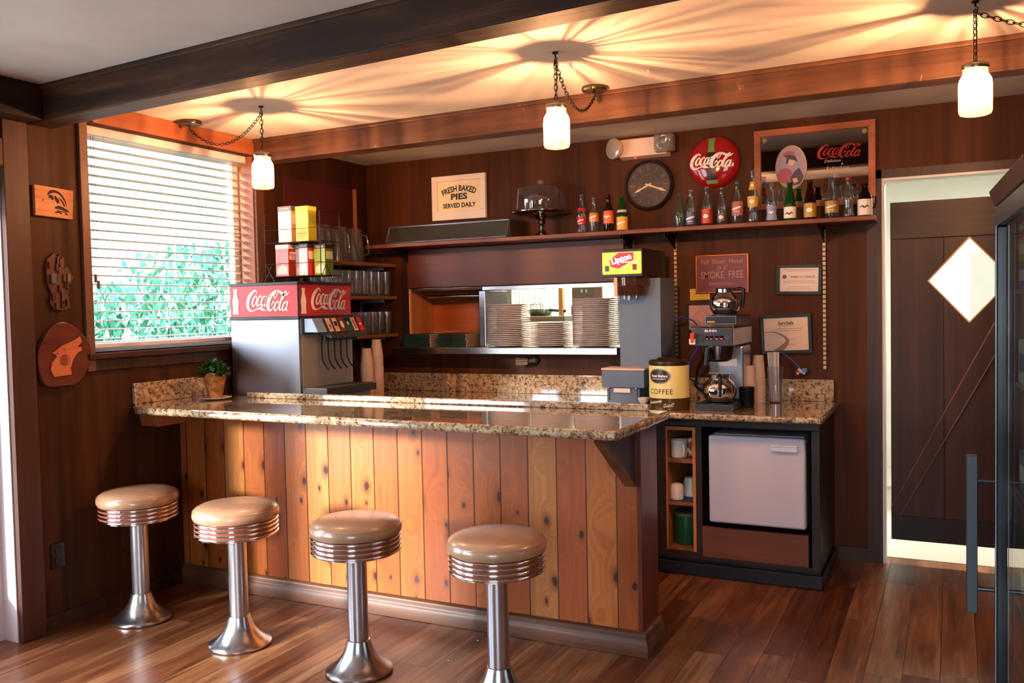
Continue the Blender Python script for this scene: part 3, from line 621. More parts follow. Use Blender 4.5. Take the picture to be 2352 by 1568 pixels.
# ice chute
m=B();m.hexa([(.49,.03,.44),(.585,.03,.44),(.585,.115,.44),(.49,.115,.44),(.49,.03,.515),(.545,.03,.515),(.545,.115,.515),(.49,.115,.515)]);m.build('ice_chute',mat('blue_grey_plastic','7a93b5',.4),sm,False,bevel=.004)
vc=['d9b9a2','e8dfc8','9a1a1c','1e5f2c','e3d3c8','d6222a']
for k in range(6):
    y0=.128+k*.056;y1=y0+.046
    v=B();v.hexa([(.49,y0,.43),(.6,y0,.405),(.6,y1,.405),(.49,y1,.43),(.49,y0,.515),(.545,y0,.515),(.545,y1,.515),(.49,y1,.515)]);vo=v.build('valve',M_dgrey,sm,False,bevel=.003)
    # label on sloping face
    a=Vector((.545,0,.515));bb=Vector((.6,0,.405));nrm=Vector((.11,0,.055)).normalized()
    def pt(u,v_): q=a.lerp(bb,v_);return (q.x+nrm.x*.0035,y0+.004+u*(y1-y0-.008),q.z+nrm.z*.0035)
    def pt2(u,v_): q=a.lerp(bb,v_);return (q.x+nrm.x*.0046,y0+.004+u*(y1-y0-.008),q.z+nrm.z*.0046)
    lb=B();lb.add([pt(0,.02),pt(1,.02),pt(1,.68),pt(0,.68)],[(0,1,2,3)]);lo=lb.build('valve_label',mat('valve_label_%s'%vc[k],vc[k],.4),vo,False,recalc=False)
    dt=B()
    def rect(u0,u1,v0,v1,ci): dt.cm=ci;dt.add([pt2(u0,v0),pt2(u1,v0),pt2(u1,v1),pt2(u0,v1)],[(0,1,2,3)])
    def disc(u,v0,r,ci): dt.cm=ci;dt.add([pt2(u+r*math.cos(q*PI/8),v0+r*.45*math.sin(q*PI/8)) for q in range(16)],[tuple(range(16))])
    if k==0: disc(.5,.4,.2,0);rect(.3,.7,.5,.54,0)
    if k==1: rect(0,1,.02,.14,1);rect(.15,.85,.18,.42,2);rect(.15,.9,.45,.6,1)
    if k==2: disc(.5,.35,.4,3)
    if k==3: rect(0,1,.02,.2,4);disc(.5,.3,.2,3)
    if k==4: rect(.35,.65,.1,.6,5)
    if k==5: rect(.2,.8,.3,.4,3)
    dt.build('label_print',[mat('brown_print','6d2618',.5),mat('amber_print','e8a23c',.5),M_ink,M_logow,mat('navy_print','15224d',.5),M_red],vo,False,recalc=False)
    yc=(y0+y1)/2
    B().cyl((.535,yc,.39),(.535,yc,.425),.011,.013,12).build('nozzle',M_black,vo)
    B().tube([(.515,yc,.42),(.51,yc,.36),(.512,yc,.29),(.53,yc,.255),(.555,yc,.232)],.004,7).build('lever',M_iron,vo)
m=B();m.box(.484,.65,.01,.46,.10,.138);m.build('drip_tray',mat('charcoal_tray','2e3036',.4),sm,False,bevel=.003)
B().box(.5,.64,.02,.45,.138,.142).build('drip_grille',metal('dull_brown_grille','6a5a50',.5),sm,False)
B().box(.482,.60,.0,.47,.0,.099).build('lower_front',M_steeld,sm,False)
# ------------------------------------------------------------------ packet rack on the soda machine
rk=thing('wire_display_rack','black two tier wire rack of drink mix boxes on the soda machine','wire rack',(.29,-1.36,1.5915))
m=B()
for z,d in ((.03,0),(.215,0)):
    m.tube([(0,0,z),(.38,0,z),(.38,.17,z),(0,.17,z)],.0022,6,True);m.tube([(0,0,z+.07),(.38,0,z+.07),(.38,.17,z+.07),(0,.17,z+.07)],.0018,6,True)
    for x in [k*.038 for k in range(11)]: m.cyl((x,0,z),(x,.17,z),.0012,n=5)
    for x in (0,.38):
        for y in (0,.17): m.cyl((x,y,z),(x,y,z+.07),.0015,n=5)
for x in (0,.38): m.cyl((x,.17,0.01),(x,.17,.37),.003,n=6);m.cyl((x,0,.03),(x,0,.37),.0028,n=6);m.tube([(x,0,.37),(x,.17,.37)],.002,6)
for x in (0,.38): m.tube([(x,-.01,.002),(x,.045,.09),(x,.10,.002)],.0024,6)
m.tube([(-.03,0,.002),(.0,0,.1),(.06,0,.002)],.0024,6)
m.build('wire_frame',M_iron,rk)
def packet(x,y,z,w,d,h,c,side,cap,label,extra=None,pc='7d4a35'):
    t=thing('drink_mix_box',label,'box',(x,y,z),0,'drink mix boxes in the wire rack')
    B().box(0,w,0,d,0,h).build('carton',mat('carton_'+side,side,.45),t,False,bevel=.0015)
    B().box(.001,w-.001,-.0008,0,.001,h*.86).build('front_print',mat('print_'+c,c,.3),t,False)
    B().box(-.0006,w+.0006,-.0012,d+.0006,h*.87,h+.0006).build('top_band',mat('band_'+cap,cap,.4),t,False)
    m=B();add_text(m,'HOT DRINK' if 0 else 'COCOA',w/2,h*.93,w=w*.7,fn=lambda a,b:(a,-.0018,b)) if cap!='efe9a0' else None
    m.prism([(w*.1,.012),(w*.9,.012),(w*.9,h*.3),(w*.55,h*.38),(w*.1,h*.26)],-.0012,-.0008)
    B().box(w,w+.0008,d*.12,d*.9,h*.52,h*.78).build('side_label',mat('cp_'+pc,pc,.4),t,False)
    m.build('carton_print',mat('cp_'+pc,pc,.4),t,False,recalc=False);return t
z2=1.5915+.2185;z1=1.5915+.0335
packet(.335,-1.30,z2,.092,.07,.20,'efeeee','c9977c','5c5a60','white fronted drink mix box on top tier of the wire rack',pc='d9cfc6')
packet(.475,-1.32,z2,.085,.07,.19,'e6e23c','a39a28','dede3a','bright yellow drink mix box on top tier of the wire rack',pc='7f8a26')
packet(.31,-1.30,z1,.09,.07,.175,'d4696a','9c3b26','c9c4c6','pink and white drink mix box at the left of the lower tier',pc='f0c8c8')
packet(.425,-1.27,z1,.062,.07,.17,'8d6350','5d3b2c','2a201c','brown photo drink mix box on the lower tier between pink and red ones',pc='c89a80')
packet(.50,-1.33,z1,.058,.07,.17,'e9b3bb','c52b2b','2a201c','red sided drink mix box on the lower tier of the rack',pc='e0dcd4')
packet(.57,-1.29,z1,.075,.07,.165,'7e9a35','5c7a24','2a201c','green drink mix box at the end of lower tier beside tumblers',pc='dcd9b8')
#SPLIT2
# ------------------------------------------------------------------ side shelves with glassware
for z,l in [(1.742,'upper wooden side shelf under the upturned pitchers'),(1.522,'middle wooden side shelf carrying the larger set of tumblers'),(1.266,'lowest wooden side shelf with tumblers behind the soda valves')]:
    t=thing('side_shelf',l,'shelf',(0,0,z-.022),0,'side shelves in the corner')
    B().box(.002,.25,-.80,-.012,0,.022).build('board',M_shelfY,t,False,bevel=.002)
    for y in (-.72,-.1): B().box(.002,.2,y-.006,y+.006,-.02,-.0005).box(.002,.01,y-.01,y+.01,-.1,-.0201).build('bracket',M_steeld,t,False)
pm_=glass('clear_plastic','e4e6ec',.1,.7,.06,.1,'cfd3dc')
def pitcher(y,label,x=.125,rz=0):
    t=thing('pitcher',label,'pitcher',(x,y,1.7425),rz,'upturned pitchers on the upper side shelf')
    B().lathe([(.073,.001),(.075,.004),(.054,.22),(.05,.228),(0,.23)],36).build('pitcher_body',pm_,t)
    B().tube([(.066,0,.05),(.1,0,.06),(.104,0,.1),(.09,0,.175),(.058,0,.185)],.007,8).build('handle',pm_,t);return t
for y,l,r in [(-.655,'clear plastic pitcher upside down, nearest the wire rack',-.5),(-.49,'clear plastic pitcher upside down with the brightly lit handle',-.2),(-.325,'clear plastic pitcher upside down, nearest the back corner',.3)]: pitcher(y,l,rz=r)
def tumbler(h,r):
    m=B();m.lathe([(0,.002),(r*.78,.002),(r*.8,.006),(r*.86,h*.3),(r*.9,h*.36),(r,h*.95),(r,h),(r-.003,h),(r*.87,h*.36),(r*.8,h*.3),(r*.74,.02),(0,.018)],20)
    return m
g0=tumbler(.165,.037);g1=tumbler(.15,.036);root=None
def place_glass(g,xs,ys,z,shelf,grp):
    proto=None;k=0
    for ri,x in enumerate(xs):
        for ci,y in enumerate(ys):
            lab='clear tumbler on the %s side shelf, %s row, %s from the corner'%(shelf,'outer' if ri==0 else 'wall',('first' if ci==0 else ORD[ci]))
            if proto is None: proto=g.build('tumbler',M_glassw);tag(proto,lab,'drinking glass',grp);proto.location=(x,y,z)
            else:
                o=proto.copy();COL.objects.link(o);o.location=(x,y,z);o['label']=lab
place_glass(g0,(.195,.105),[-.065-.083*i for i in range(9)],1.5425-.02,'middle','tumblers on the middle side shelf')
place_glass(g1,(.195,.105),[-.065-.083*i for i in range(6)],1.266,'lowest','tumblers on the lowest side shelf')
tag(B().box(.215,.262,-.83,-.72,1.7435,1.772).build('white_packet',mat('pale_green_white','d8dccb',.4),None,False,bevel=.006),'small white packet at the front end of upper side shelf','packet')
# paper cups
def cup_mesh(r0,r1,h):
    return B().lathe([(0,.001),(r0,.001),(r1,h-.004),(r1+.002,h-.003),(r1+.0022,h),(r1-.0005,h),(r0-.001,.004),(0,.004)],20)
def cup_stack(x,y,z,n,step,r0,r1,h,m,where,grp,up=False,name='paper_cup'):
    """nested upside-down (rim down) unless up"""
    pro=None
    for i in range(n):
        k=i if up else i
        lab='%s, %s'%(where,(ORD[n-1-i]+(' of its stack' if n-1-i==0 else ' from its top')))
        if pro is None: pro=cup_mesh(r0,r1,h).build(name,m);tag(pro,lab,'cup' if name=='paper_cup' else 'lid',grp);o=pro
        else: o=pro.copy();COL.objects.link(o);o['label']=lab
        if up:o.location=(x,y,z+i*step)
        else:o.rotation_euler=(PI,0,0);o.location=(x,y,z+h+i*step)
    return pro
M_pcup=mat('pale_peach_paper','d9b9a4',.6)
cup_stack(.445,-.66,.8745,23,.0098,.028,.04,.105,M_pcup,'pale paper cup in the shorter stack beside the soda dispenser','paper cups by the soda dispenser')
cup_stack(.43,-.53,.8745,28,.0098,.028,.04,.105,M_pcup,'pale paper cup in the taller stack beside the soda dispenser','paper cups by the soda dispenser')
cup_stack(2.688,-.265,.8745,12,.0098,.028,.038,.105,M_pcup,'pale paper cup in the shorter stack beside the straws','paper cups by the straws')
cup_stack(2.715,-.135,.8745,17,.0098,.028,.038,.105,M_pcup,'pale paper cup in the taller stack beside the straws','paper cups by the straws')
cup_stack(2.705,-.40,.8745,10,.0105,.036,.04,.012,M_black,'black plastic lid in the stack beside the coffee brewer','black lids by the coffee brewer',True,'cup_lid')
sj=thing('straw_holder','tall clear holder packed with wrapped white straws on the back counter','straw holder',(2.808,-.14,.8745))
B().lathe([(0,.002),(.036,.002),(.038,.006),(.045,.2),(.043,.2),(.035,.006),(0,.006)],28).build('clear_holder',M_glassw,sj)
rr=random.Random(4);pro=None;M_straw=mat('wrapped_straw_white','e6dfdc',.5)
for k in range(24):
    a=rr.uniform(0,2*PI);q=.028*math.sqrt(rr.random());x,y=q*math.cos(a),q*math.sin(a);h=.255+rr.uniform(-.012,.02)
    if pro is None: pro=B().cyl((0,0,0),(0,0,.27),.0042,n=8).build('drinking_straw',M_straw);o=pro;tag(o,'white wrapped drinking straw standing in the clear holder','straw','white straws in the clear holder')
    else: o=pro.copy();COL.objects.link(o)
    o.location=(2.808+x*.85,-.14+y*.85,.882);o.rotation_euler=(rr.uniform(-.07,.07)-y*2,rr.uniform(-.07,.07)+x*2,0)
# ------------------------------------------------------------------ wall shelf and standards
ws=thing('wall_shelf','long reddish wooden wall shelf holding bottles, cake stand and pastry case','shelf',(0,0,1.838))
B().box(.16,3.33,-.245,-.003,0,.024).build('board',M_shelf,ws,False,bevel=.003)
def bracket(x,par):
    m=B();m.prism([(x-.008,0),(x+.008,0),(x+.008,-.02),(x-.008,-.02)],-.2,-.012)
    m.hexa([(x-.006,-.2,-.02),(x+.006,-.2,-.02),(x+.006,-.012,-.02),(x-.006,-.012,-.02),(x-.006,-.2,-.001),(x+.006,-.2,-.001),(x+.006,-.012,-.001),(x-.006,-.012,-.001)])
    m.add([(x-.004,-.19,-.02),(x+.004,-.19,-.02),(x-.004,-.015,-.02),(x+.004,-.015,-.02),(x-.004,-.015,-.09),(x+.004,-.015,-.09)],[(0,1,3,2),(0,4,5,1),(2,3,5,4),(0,2,4),(1,5,3)])
    return m.build('bracket',M_iron,par,False)
for x in (.35,1.95,2.217,3.052): bracket(x,ws)
sm_=NT('slotted_brass_strip');sv=sm_.n('ShaderNodeTexCoord');sp=sm_.n('ShaderNodeSeparateXYZ');sm_.l(sv.outputs['Object'],sp.inputs[0]);fz=sm_.math('FRACT',sm_.math('DIVIDE',sp.outputs[2],.026))
sm_.color(sm_.mix(sm_.ramp(fz,[(.3,0.0),(.34,1.0)]),'3a2a1c','c2a070'));sm_.set(Roughness=.4,Metallic=.3)
for x,z0,l in [(2.216,1.11,'slotted brass shelf upright behind the coffee can'),(3.052,1.045,'slotted brass shelf upright nearest the kitchen doorway')]:
    tag(B().box(-.008,.008,-.012,-.001,0,1.836-z0).build('shelf_standard',sm_.m,None,False,loc=(x,0,z0)),l,'shelf upright','slotted shelf uprights')
ZS=1.8625
# pastry case
t=thing('pastry_case','long low glass pastry case with chrome frame on the wall shelf end','display case',(.30,-.215,ZS))
m=B();L=.90
B().add([(0,.008,.012),(L,.008,.012),(L,.055,.112),(0,.055,.112)],[(0,1,2,3)]).build('front_glass',glass('case_glass','b8c4ba',.3,.5,.12,.12,'b9c4bb'),t,False,recalc=False)
B().box(.0,L,.055,.19,.112,.116).build('top_glass',glass('case_top_glass','b8d8c4',.25,.5,.05),t,False)
m=B()
for x in (0,L): m.tube([(x,.004,.0),(x,.055,.116)],.006,6);m.tube([(x,.055,.116),(x,.19,.116)],.004,6)
m.tube([(0,.004,.008),(L,.004,.008)],.006,6).tube([(0,.055,.116),(L,.055,.116)],.005,6)
m.build('chrome_frame',M_chromeb,t)
B().box(.0,L,.188,.195,.0,.114).box(-.0,.003,.06,.188,0,.11).box(L-.003,L,.06,.188,0,.11).box(0,L,.01,.188,.001,.006).build('case_body',mat('dark_brown_case','4a382c',.4),t,False)
# cake stand
t=thing('cake_stand','polished chrome cake stand under a clear dome on the wall shelf','cake stand',(1.408,-.13,ZS))
B().lathe([(0,.001),(.052,.001),(.055,.006),(.05,.012),(.028,.02),(.016,.04),(.014,.05),(.022,.058),(.014,.066),(.018,.078),(.026,.085),(.018,.092),(.03,.112),(.05,.125),(.11,.134),(.172,.138),(.186,.146),(.186,.15),(.17,.147),(.0,.145)],48).build('stand',metal('polished_silver','b9b4ae',.08),t)
dm=B();dm.lathe([(.158,.149),(.16,.152),(.150,.285),(.145,.296),(.128,.303),(0,.306)],48);dm.build('dome',glass('dome_glass','eceef4',.14,.8,.05,.05,'d8dbe6'),t)
m=B();m.lathe([(.012,.306),(.01,.315),(.022,.328),(.024,.338),(.015,.345),(0,.346)],20);m.build('dome_knob',glass('knob_glass','cfd3da',.3,.7,.05,.2),t)
# bottles
def bprof(kind,h,r):
    if kind=='contour': return [(0,.001),(r*.9,.001),(r,.008),(r*.97,.02*h/.2),(r*.82,h*.2),(r*.86,h*.3),(r,h*.42),(r,h*.5),(r*.8,h*.6),(r*.55,h*.72),(r*.42,h*.82),(r*.36,h*.93),(r*.45,h*.94),(r*.45,h*.985),(r*.35,h)]
    if kind=='long': return [(0,.001),(r*.92,.001),(r,.006),(r,h*.48),(r*.92,h*.55),(r*.62,h*.66),(r*.44,h*.76),(r*.38,h*.92),(r*.47,h*.93),(r*.47,h*.98),(r*.38,h)]
    if kind=='stubby': return [(0,.001),(r*.92,.001),(r,.006),(r,h*.52),(r*.9,h*.62),(r*.55,h*.76),(r*.42,h*.84),(r*.4,h*.94),(r*.5,h*.95),(r*.5,h*.99),(r*.4,h)]
    if kind=='slope': return [(0,.001),(r*.92,.001),(r,.006),(r,h*.4),(r*.9,h*.5),(r*.66,h*.68),(r*.46,h*.84),(r*.4,h*.94),(r*.5,h*.95),(r*.5,h*.99),(r*.4,h)]
    if kind=='jug': return [(0,.001),(r*.92,.001),(r,.006),(r,h*.5),(r*.85,h*.64),(r*.5,h*.76),(r*.4,h*.84),(r*.4,h*.93),(r*.5,h*.94),(r*.5,h)]
def rad_at(P,z):
    for (r0,z0),(r1,z1) in zip(P,P[1:]):
        if z0<=z<=z1: return r0+(r1-r0)*((z-z0)/(z1-z0+1e-9))
    return P[-1][0]
M_gc=glass('clear_bottle_glass','dfe3e2',.14,.8,.04,.07,'cfd0cc');M_gg=glass('green_bottle_glass','2a8a34',.1,.6,.04,.25,'2f9a3c');M_gb=glass('amber_bottle_glass','5a200c',.1,.6,.04,.3,'4a1a0a');M_gp=glass('pale_green_bottle_glass','9fb8a2',.12,.7,.04,.15,'9fb09c');M_gdk=glass('very_dark_bottle_glass','2a0f0a',.1,.6,.04,.4,'24100a')
def bottle(x,kind,h,r,g,labels,label,cap=None,y=-.17,liquid=None):
    t=thing('glass_bottle',label,'bottle',(x,y,ZS),0,'collectible soda bottles on the wall shelf')
    P=bprof(kind,h,r);B().lathe(P,28).build('bottle_glass',g,t,ang=60)
    for (z0,z1,c) in labels:
        a,b=z0*h,z1*h;zs=[a+(b-a)*k/5 for k in range(6)]
        B().lathe([(rad_at(P,z)+.0008,z) for z in zs],28).build('paper_label' if z1<.62 else 'neck_label',mat('label_'+c,c,.35),t,ang=60)
        if b-a>.035:
            m=B();R0=rad_at(P,(a+b)/2)+.0018;cz=(a+b)/2
            fn=lambda u,v:(R0*math.sin(u/R0),-R0*math.cos(u/R0),v)
            v_=int(x*1000)%3
            if v_==0: m.ribbon([(-R0*.7,cz-.004,.001),(-R0*.3,cz+.006,.004),(0,cz-.003,.004),(R0*.35,cz+.006,.004),(R0*.7,cz-.002,.001)],fn,5)
            elif v_==1:
                m.ribbon([(-R0*.8,cz-.006,.005),(0,cz+.001,.005),(R0*.8,cz+.008,.005)],fn,6);m.ribbon([(-R0*.5,cz-.017,.0015),(R0*.5,cz-.017,.0015)],fn,6)
            else:
                m.ribbon([(-R0*.45,cz,.002),(-R0*.2,cz,.010),(R0*.2,cz,.010),(R0*.45,cz,.002)],fn,5)
            m.build('label_print',M_logow if c not in('efe6da','e8dcd0','d8c8c0') else mat('navy_ink','27365e',.5),t,False,recalc=False)
    if cap: B().lathe([(r*.52,h*.955),(r*.55,h*.965),(r*.52,h*1.0),(r*.4,h*1.01),(0,h*1.012)],20).build('cap',mat('cap_'+cap,cap,.35,.3),t)
    return t
def bx(px,off=0): return px
bottle(1.690,'contour',.235,.030,M_gc,[(.22,.42,'c9252b'),(.56,.64,'c9252b')],'clear bottle with red label and red neck band, next to the cake stand')
bottle(1.768,'long',.212,.028,M_gc,[(.30,.55,'d98a2c')],'clear bottle with an orange band label left of the brown bottle')
bottle(1.860,'long',.22,.031,M_gb,[(.22,.56,'d2602c')],'brown bottle with orange and red label beside the green-necked one')
bottle(1.945,'slope',.205,.033,M_gg,[(.03,.40,'e0a234'),(.53,.60,'d8c8c0')],'dark green bottle with yellow label under the clock')
bottle(2.290,'slope',.195,.030,M_gp,[],'pale sea-green unlabelled bottle right below the red round sign edge')
bottle(2.356,'long',.215,.030,M_gc,[(.06,.38,'33487f')],'clear bottle with blue printed label under the red round sign')
bottle(2.447,'long',.222,.031,M_gc,[(.06,.42,'b8302c')],'clear bottle with wide red printed label under the red round sign')
bottle(2.531,'long',.212,.028,M_gc,[(.10,.30,'5c4a42')],'clear bottle with a dark worn label between red and pink labelled ones')
bottle(2.617,'long',.238,.031,M_gc,[(.2,.52,'a8605c')],'tall clear bottle with faded pink label left of the tallest bottle')
bottle(2.702,'contour',.292,.030,M_gc,[(.3,.5,'d8b040'),(.62,.78,'d8a83a')],'tallest clear bottle with yellow and blue labels at the mirror corner')
bottle(2.802,'contour',.213,.029,M_gc,[(.05,.42,'9aa0c8')],'clear hobnail bottle with pale blue label before the mirror')
bottle(2.898,'slope',.208,.032,M_gg,[(.0,.36,'efe6da')],'bright green bottle with a white label before the mirror')
bottle(3.002,'slope',.209,.033,M_gb,[(.06,.42,'a8842c')],'amber bottle with gold label before the mirror')
bottle(3.112,'slope',.21,.034,M_gc,[(.14,.44,'b8923a')],'clear wide bottle with yellow label right of the amber one')
bottle(3.196,'contour',.208,.027,M_gc,[],'clear ribbed bottle with red cap near the shelf end','b3241e')
jb=bottle(3.276,'jug',.172,.036,M_gdk,[(.04,.52,'e8dcd0')],'short dark brown jug bottle with loop handle at the shelf end')
B().tube([(.034,0,.10),(.05,0,.1),(.053,0,.07),(.046,0,.045),(.035,0,.045)],.004,8).build('handle',M_gdk,jb)
# ------------------------------------------------------------------ signs on the wall
t=thing('pies_sign','white framed cream sign reading fresh baked pies served daily','sign',(.76,-.03,2.016))
# local: x -.203..203 , z 0..0.292 ; hangs against wall
for b in [(-.203,.203,.262,.292),(-.203,.203,0,.055),(-.203,-.165,.055,.262),(.165,.203,.055,.262)]: pass
m=B();m.box(-.203,.203,0,.028,.255,.292).box(-.203,.203,0,.028,0,.058).box(-.203,-.162,0,.028,.058,.255).box(.162,.203,0,.028,.058,.255);m.build('frame',mat('chipped_white_frame','f6e9e1',.5),t,False,bevel=.003)
B().box(-.162,.162,.016,.027,.058,.255).build('sign_face',mat('cream_sign_face','fae9c0',.55),t,False)
m=B();add_text(m,'FRESH BAKED',0,.207,w=.265,h=.04,y=.0148,bold=.035,arc=.30);add_text(m,'PIES',0,.153,w=.125,h=.042,y=.0148,bold=.04);add_text(m,'SERVED DAILY',0,.095,w=.25,h=.032,y=.0148,bold=.035);m.build('lettering',mat('dark_green_ink','1f2a20',.6),t,False,recalc=False)
# clock
t=thing('wall_clock','round black wall clock with gold hands beneath the emergency light','clock',(2.062,-.003,2.139))
FM=Matrix.Rotation(PI/2,4,'X')   # local z -> -y
m=B();m.lathe([(.130,.0),(.150,.0),(.152,.012),(.148,.03),(.140,.038),(.134,.034),(.130,.022)],64,FM);m.build('rim',mat('dark_brown_rim','2a211e',.3),t)
B().lathe([(0,.018),(.131,.018)],64,FM).build('dial',mat('charcoal_dial','3a2f2b',.45),t,False)
m=B()
for k in range(12):
    a=PI/2-k*PI/6;d=Vector((math.cos(a),math.sin(a)));nn=Vector((-d.y,d.x))
    for off in ((0,) if k in (1,5,10,7,6,3,4) else (-.005,.005)):
        p=d*.086+nn*off;q=d*.116+nn*off;m.add([(p.x-nn.x*.0012,-.0195,p.y-nn.y*.0012),(p.x+nn.x*.0012,-.0195,p.y+nn.y*.0012),(q.x+nn.x*.002,-.0195,q.y+nn.y*.002),(q.x-nn.x*.002,-.0195,q.y-nn.y*.002)],[(0,1,2,3)])
ring=[(.062*math.cos(a*PI/32),-.0195,.062*math.sin(a*PI/32)) for a in range(64)];m.tube(ring,.0011,4,True)
add_text(m,'QUARTZ',0,.032,w=.03,y=-.0195)
m.build('dial_marks',mat('muted_brass_print','8a7358',.5),t,False,recalc=False)
def hand(ang,L,w,y):
    m=B();d=Vector((math.cos(ang),math.sin(ang)));nn=Vector((-d.y,d.x));P=[(-.02,.004),(0,.006),(L*.55,w*.5),(L*.72,w),(L,.001)]
    poly=[d*a+nn*b for a,b in P]+[d*a-nn*b for a,b in reversed(P)];m.prism([(p.x,p.y) for p in poly],y,y+.0015);return m
hand(R(205),.095,.008,-.0225).build('hour_hand',mat('pale_gold_hand','d9b78a',.35,.4),t,False);hand(R(-21),.118,.009,-.0255).build('minute_hand',mat('pale_gold_hand','d9b78a',.35,.4),t,False)
B().lathe([(0,.0275),(.131,.0275)],48,FM).build('clock_glass',glass('thin_clock_glass','ffffff',.04,.2),t,False)
# red button sign
t=thing('button_sign','red domed enamel cola button sign with painted bottle above the shelf','sign',(2.452,-.002,2.240))
Rb=.149;Hd=.05
def domez(x,z):
    q=min(1,math.hypot(x,z)/Rb);return .008+Hd*math.sqrt(max(0,1-q**2.6))
pr=[(Rb,.0),(Rb,.008)]+[(Rb*q,domez(Rb*q,0)) for q in (.995,.98,.95,.9,.82,.7,.55,.4,.2,.01)]
B().lathe(pr,64,FM).build('dome',M_redd,t)
fn=lambda k:(lambda x,z:(x,-domez(x,z)-k,z))
def grid_poly(mb,outl,f):   # bottle as stacked strips so it hugs the dome
    n=len(outl)//2
    for i in range(n-1):
        l0,l1=outl[i],outl[i+1];r0,r1=outl[-1-i],outl[-2-i];S=4
        for s_ in range(4):
            for u in range(4):
                def P(a,b):
                    lx=l0[0]+(l1[0]-l0[0])*b;rx=r0[0]+(r1[0]-r0[0])*b;z=l0[1]+(l1[1]-l0[1])*b;return f(lx+(rx-lx)*a,z)
                mb.add([P(u/4,s_/4),P((u+1)/4,s_/4),P((u+1)/4,(s_+1)/4),P(u/4,(s_+1)/4)],[(0,1,2,3)])
bo=bottle_outline(-.004,-.122,.062,.255);n2=len(bo)//2
m=B();grid_poly(m,bo,fn(.001));m.build('painted_bottle',M_cola,t,False,recalc=False)
m=B();grid_poly(m,bo[:5]+bo[-5:],fn(.002));grid_poly(m,[(-.034,-.106),(-.036,-.12),(-.033,-.126)]+[(.028,-.126),(.03,-.12),(.028,-.106)],fn(.0022));m.build('bottle_glass_paint',mat('soft_green_paint','6f9a58',.3),t,False,recalc=False)
m=B();add_logo(m,-.003,.005,.245,.085,fn(.0036),1.35);m.build('script_logo',M_logow,t,False,recalc=False)
# mirror
t=thing('framed_mirror','wood framed advertising mirror with oval portrait and red script, right end of shelf','mirror',(3.0,-.003,2.168))
w2,h2=.318,.222
m=B();fw=.036
for poly in ([(-w2,h2),(w2,h2),(w2-fw,h2-fw),(-w2+fw,h2-fw)],[(-w2,-h2),(-w2,h2),(-w2+fw,h2-fw),(-w2+fw,-h2+fw)],[(w2,-h2),(-w2,-h2),(-w2+fw,-h2+fw),(w2-fw,-h2+fw)],[(w2,h2),(w2,-h2),(w2-fw,-h2+fw),(w2-fw,h2-fw)]): m.prism(poly,-.026,0)
m.build('frame',wood('orange_brown_frame','8a452a','a85c3a','bb7048','x',10,.4,None,.4,.2),t,False,bevel=.003)
B().box(-w2+fw,w2-fw,-.012,-.002,-h2+fw,h2-fw).build('mirror_glass',M_mirror,t,False)
m=B();add_logo(m,.138,.073,.225,.075,lambda x,z:(x,-.0135,z),1.1);m.build('red_script',mat('mirror_red_print','a01c1c',.3),t,False,recalc=False)
m=B();add_text(m,'Delicious',.10,.022,w=.085,y=-.0135,shear=.35);add_text(m,'&',.15,.002,h=.012,y=-.0135);add_text(m,'Refreshing',.125,-.022,w=.12,y=-.0135,shear=.35);add_text(m,'5c',.118,-.058,w=.03,y=-.0135);m.build('etched_lettering',mat('pale_etched','c9b8b0',.5),t,False,recalc=False)
def ell(cx,cz,a,b,n=40): return [(cx+a*math.cos(2*PI*k/n),cz+b*math.sin(2*PI*k/n)) for k in range(n)]
ov=B();ov.prism(ell(-.118,.005,.082,.118),-.0145,-.0125);ov.build('oval_portrait',mat('portrait_lilac_ground','9a8ba2',.5),t,False)
B().tube([(x,-.0145,z) for x,z in ell(-.118,.005,.083,.119)],.0025,6,True).build('oval_gold_rim',M_gold,t)
m=B();y=-.0152
def blob(ci,pts,y_): m.cm=ci;m.add([(a,y_,b) for a,b in pts],[tuple(range(len(pts)))])
blob(0,ell(-.152,-.04,.042,.042,24),y);blob(1,[(-.12,-.05),(-.1,-.02),(-.075,0),(-.05,-.05),(-.065,-.09),(-.12,-.1)],y-.0003)
blob(2,ell(-.118,.038,.02,.024,20),y-.0006);blob(1,[(-.145,.03),(-.14,.06),(-.11,.068),(-.09,.055),(-.08,.03),(-.095,.04),(-.128,.05),(-.135,.025)],y-.0009);blob(0,ell(-.128,.078,.032,.016,20),y-.0012);blob(1,[(-.16,.068),(-.13,.075),(-.085,.06),(-.1,.055),(-.14,.06)],y-.0015);blob(2,[(-.112,-.06),(-.09,-.055),(-.08,-.075),(-.1,-.085)],y-.0018)
m.build('portrait_print',[mat('faded_rose','a3505f',.5),mat('dusky_violet','3e3048',.5),mat('pale_skin_print','cfa8a0',.5)],t,False,recalc=False)
m=B();m.cm=0
for cx in (-.262,.262): m.lathe([(.0,.0),(.013,.0)],12,Matrix.Translation((cx,-.0135,.165))@FM)
m.build('corner_rosettes',mat('gold_print','8a7a35',.5),t,False,recalc=False)
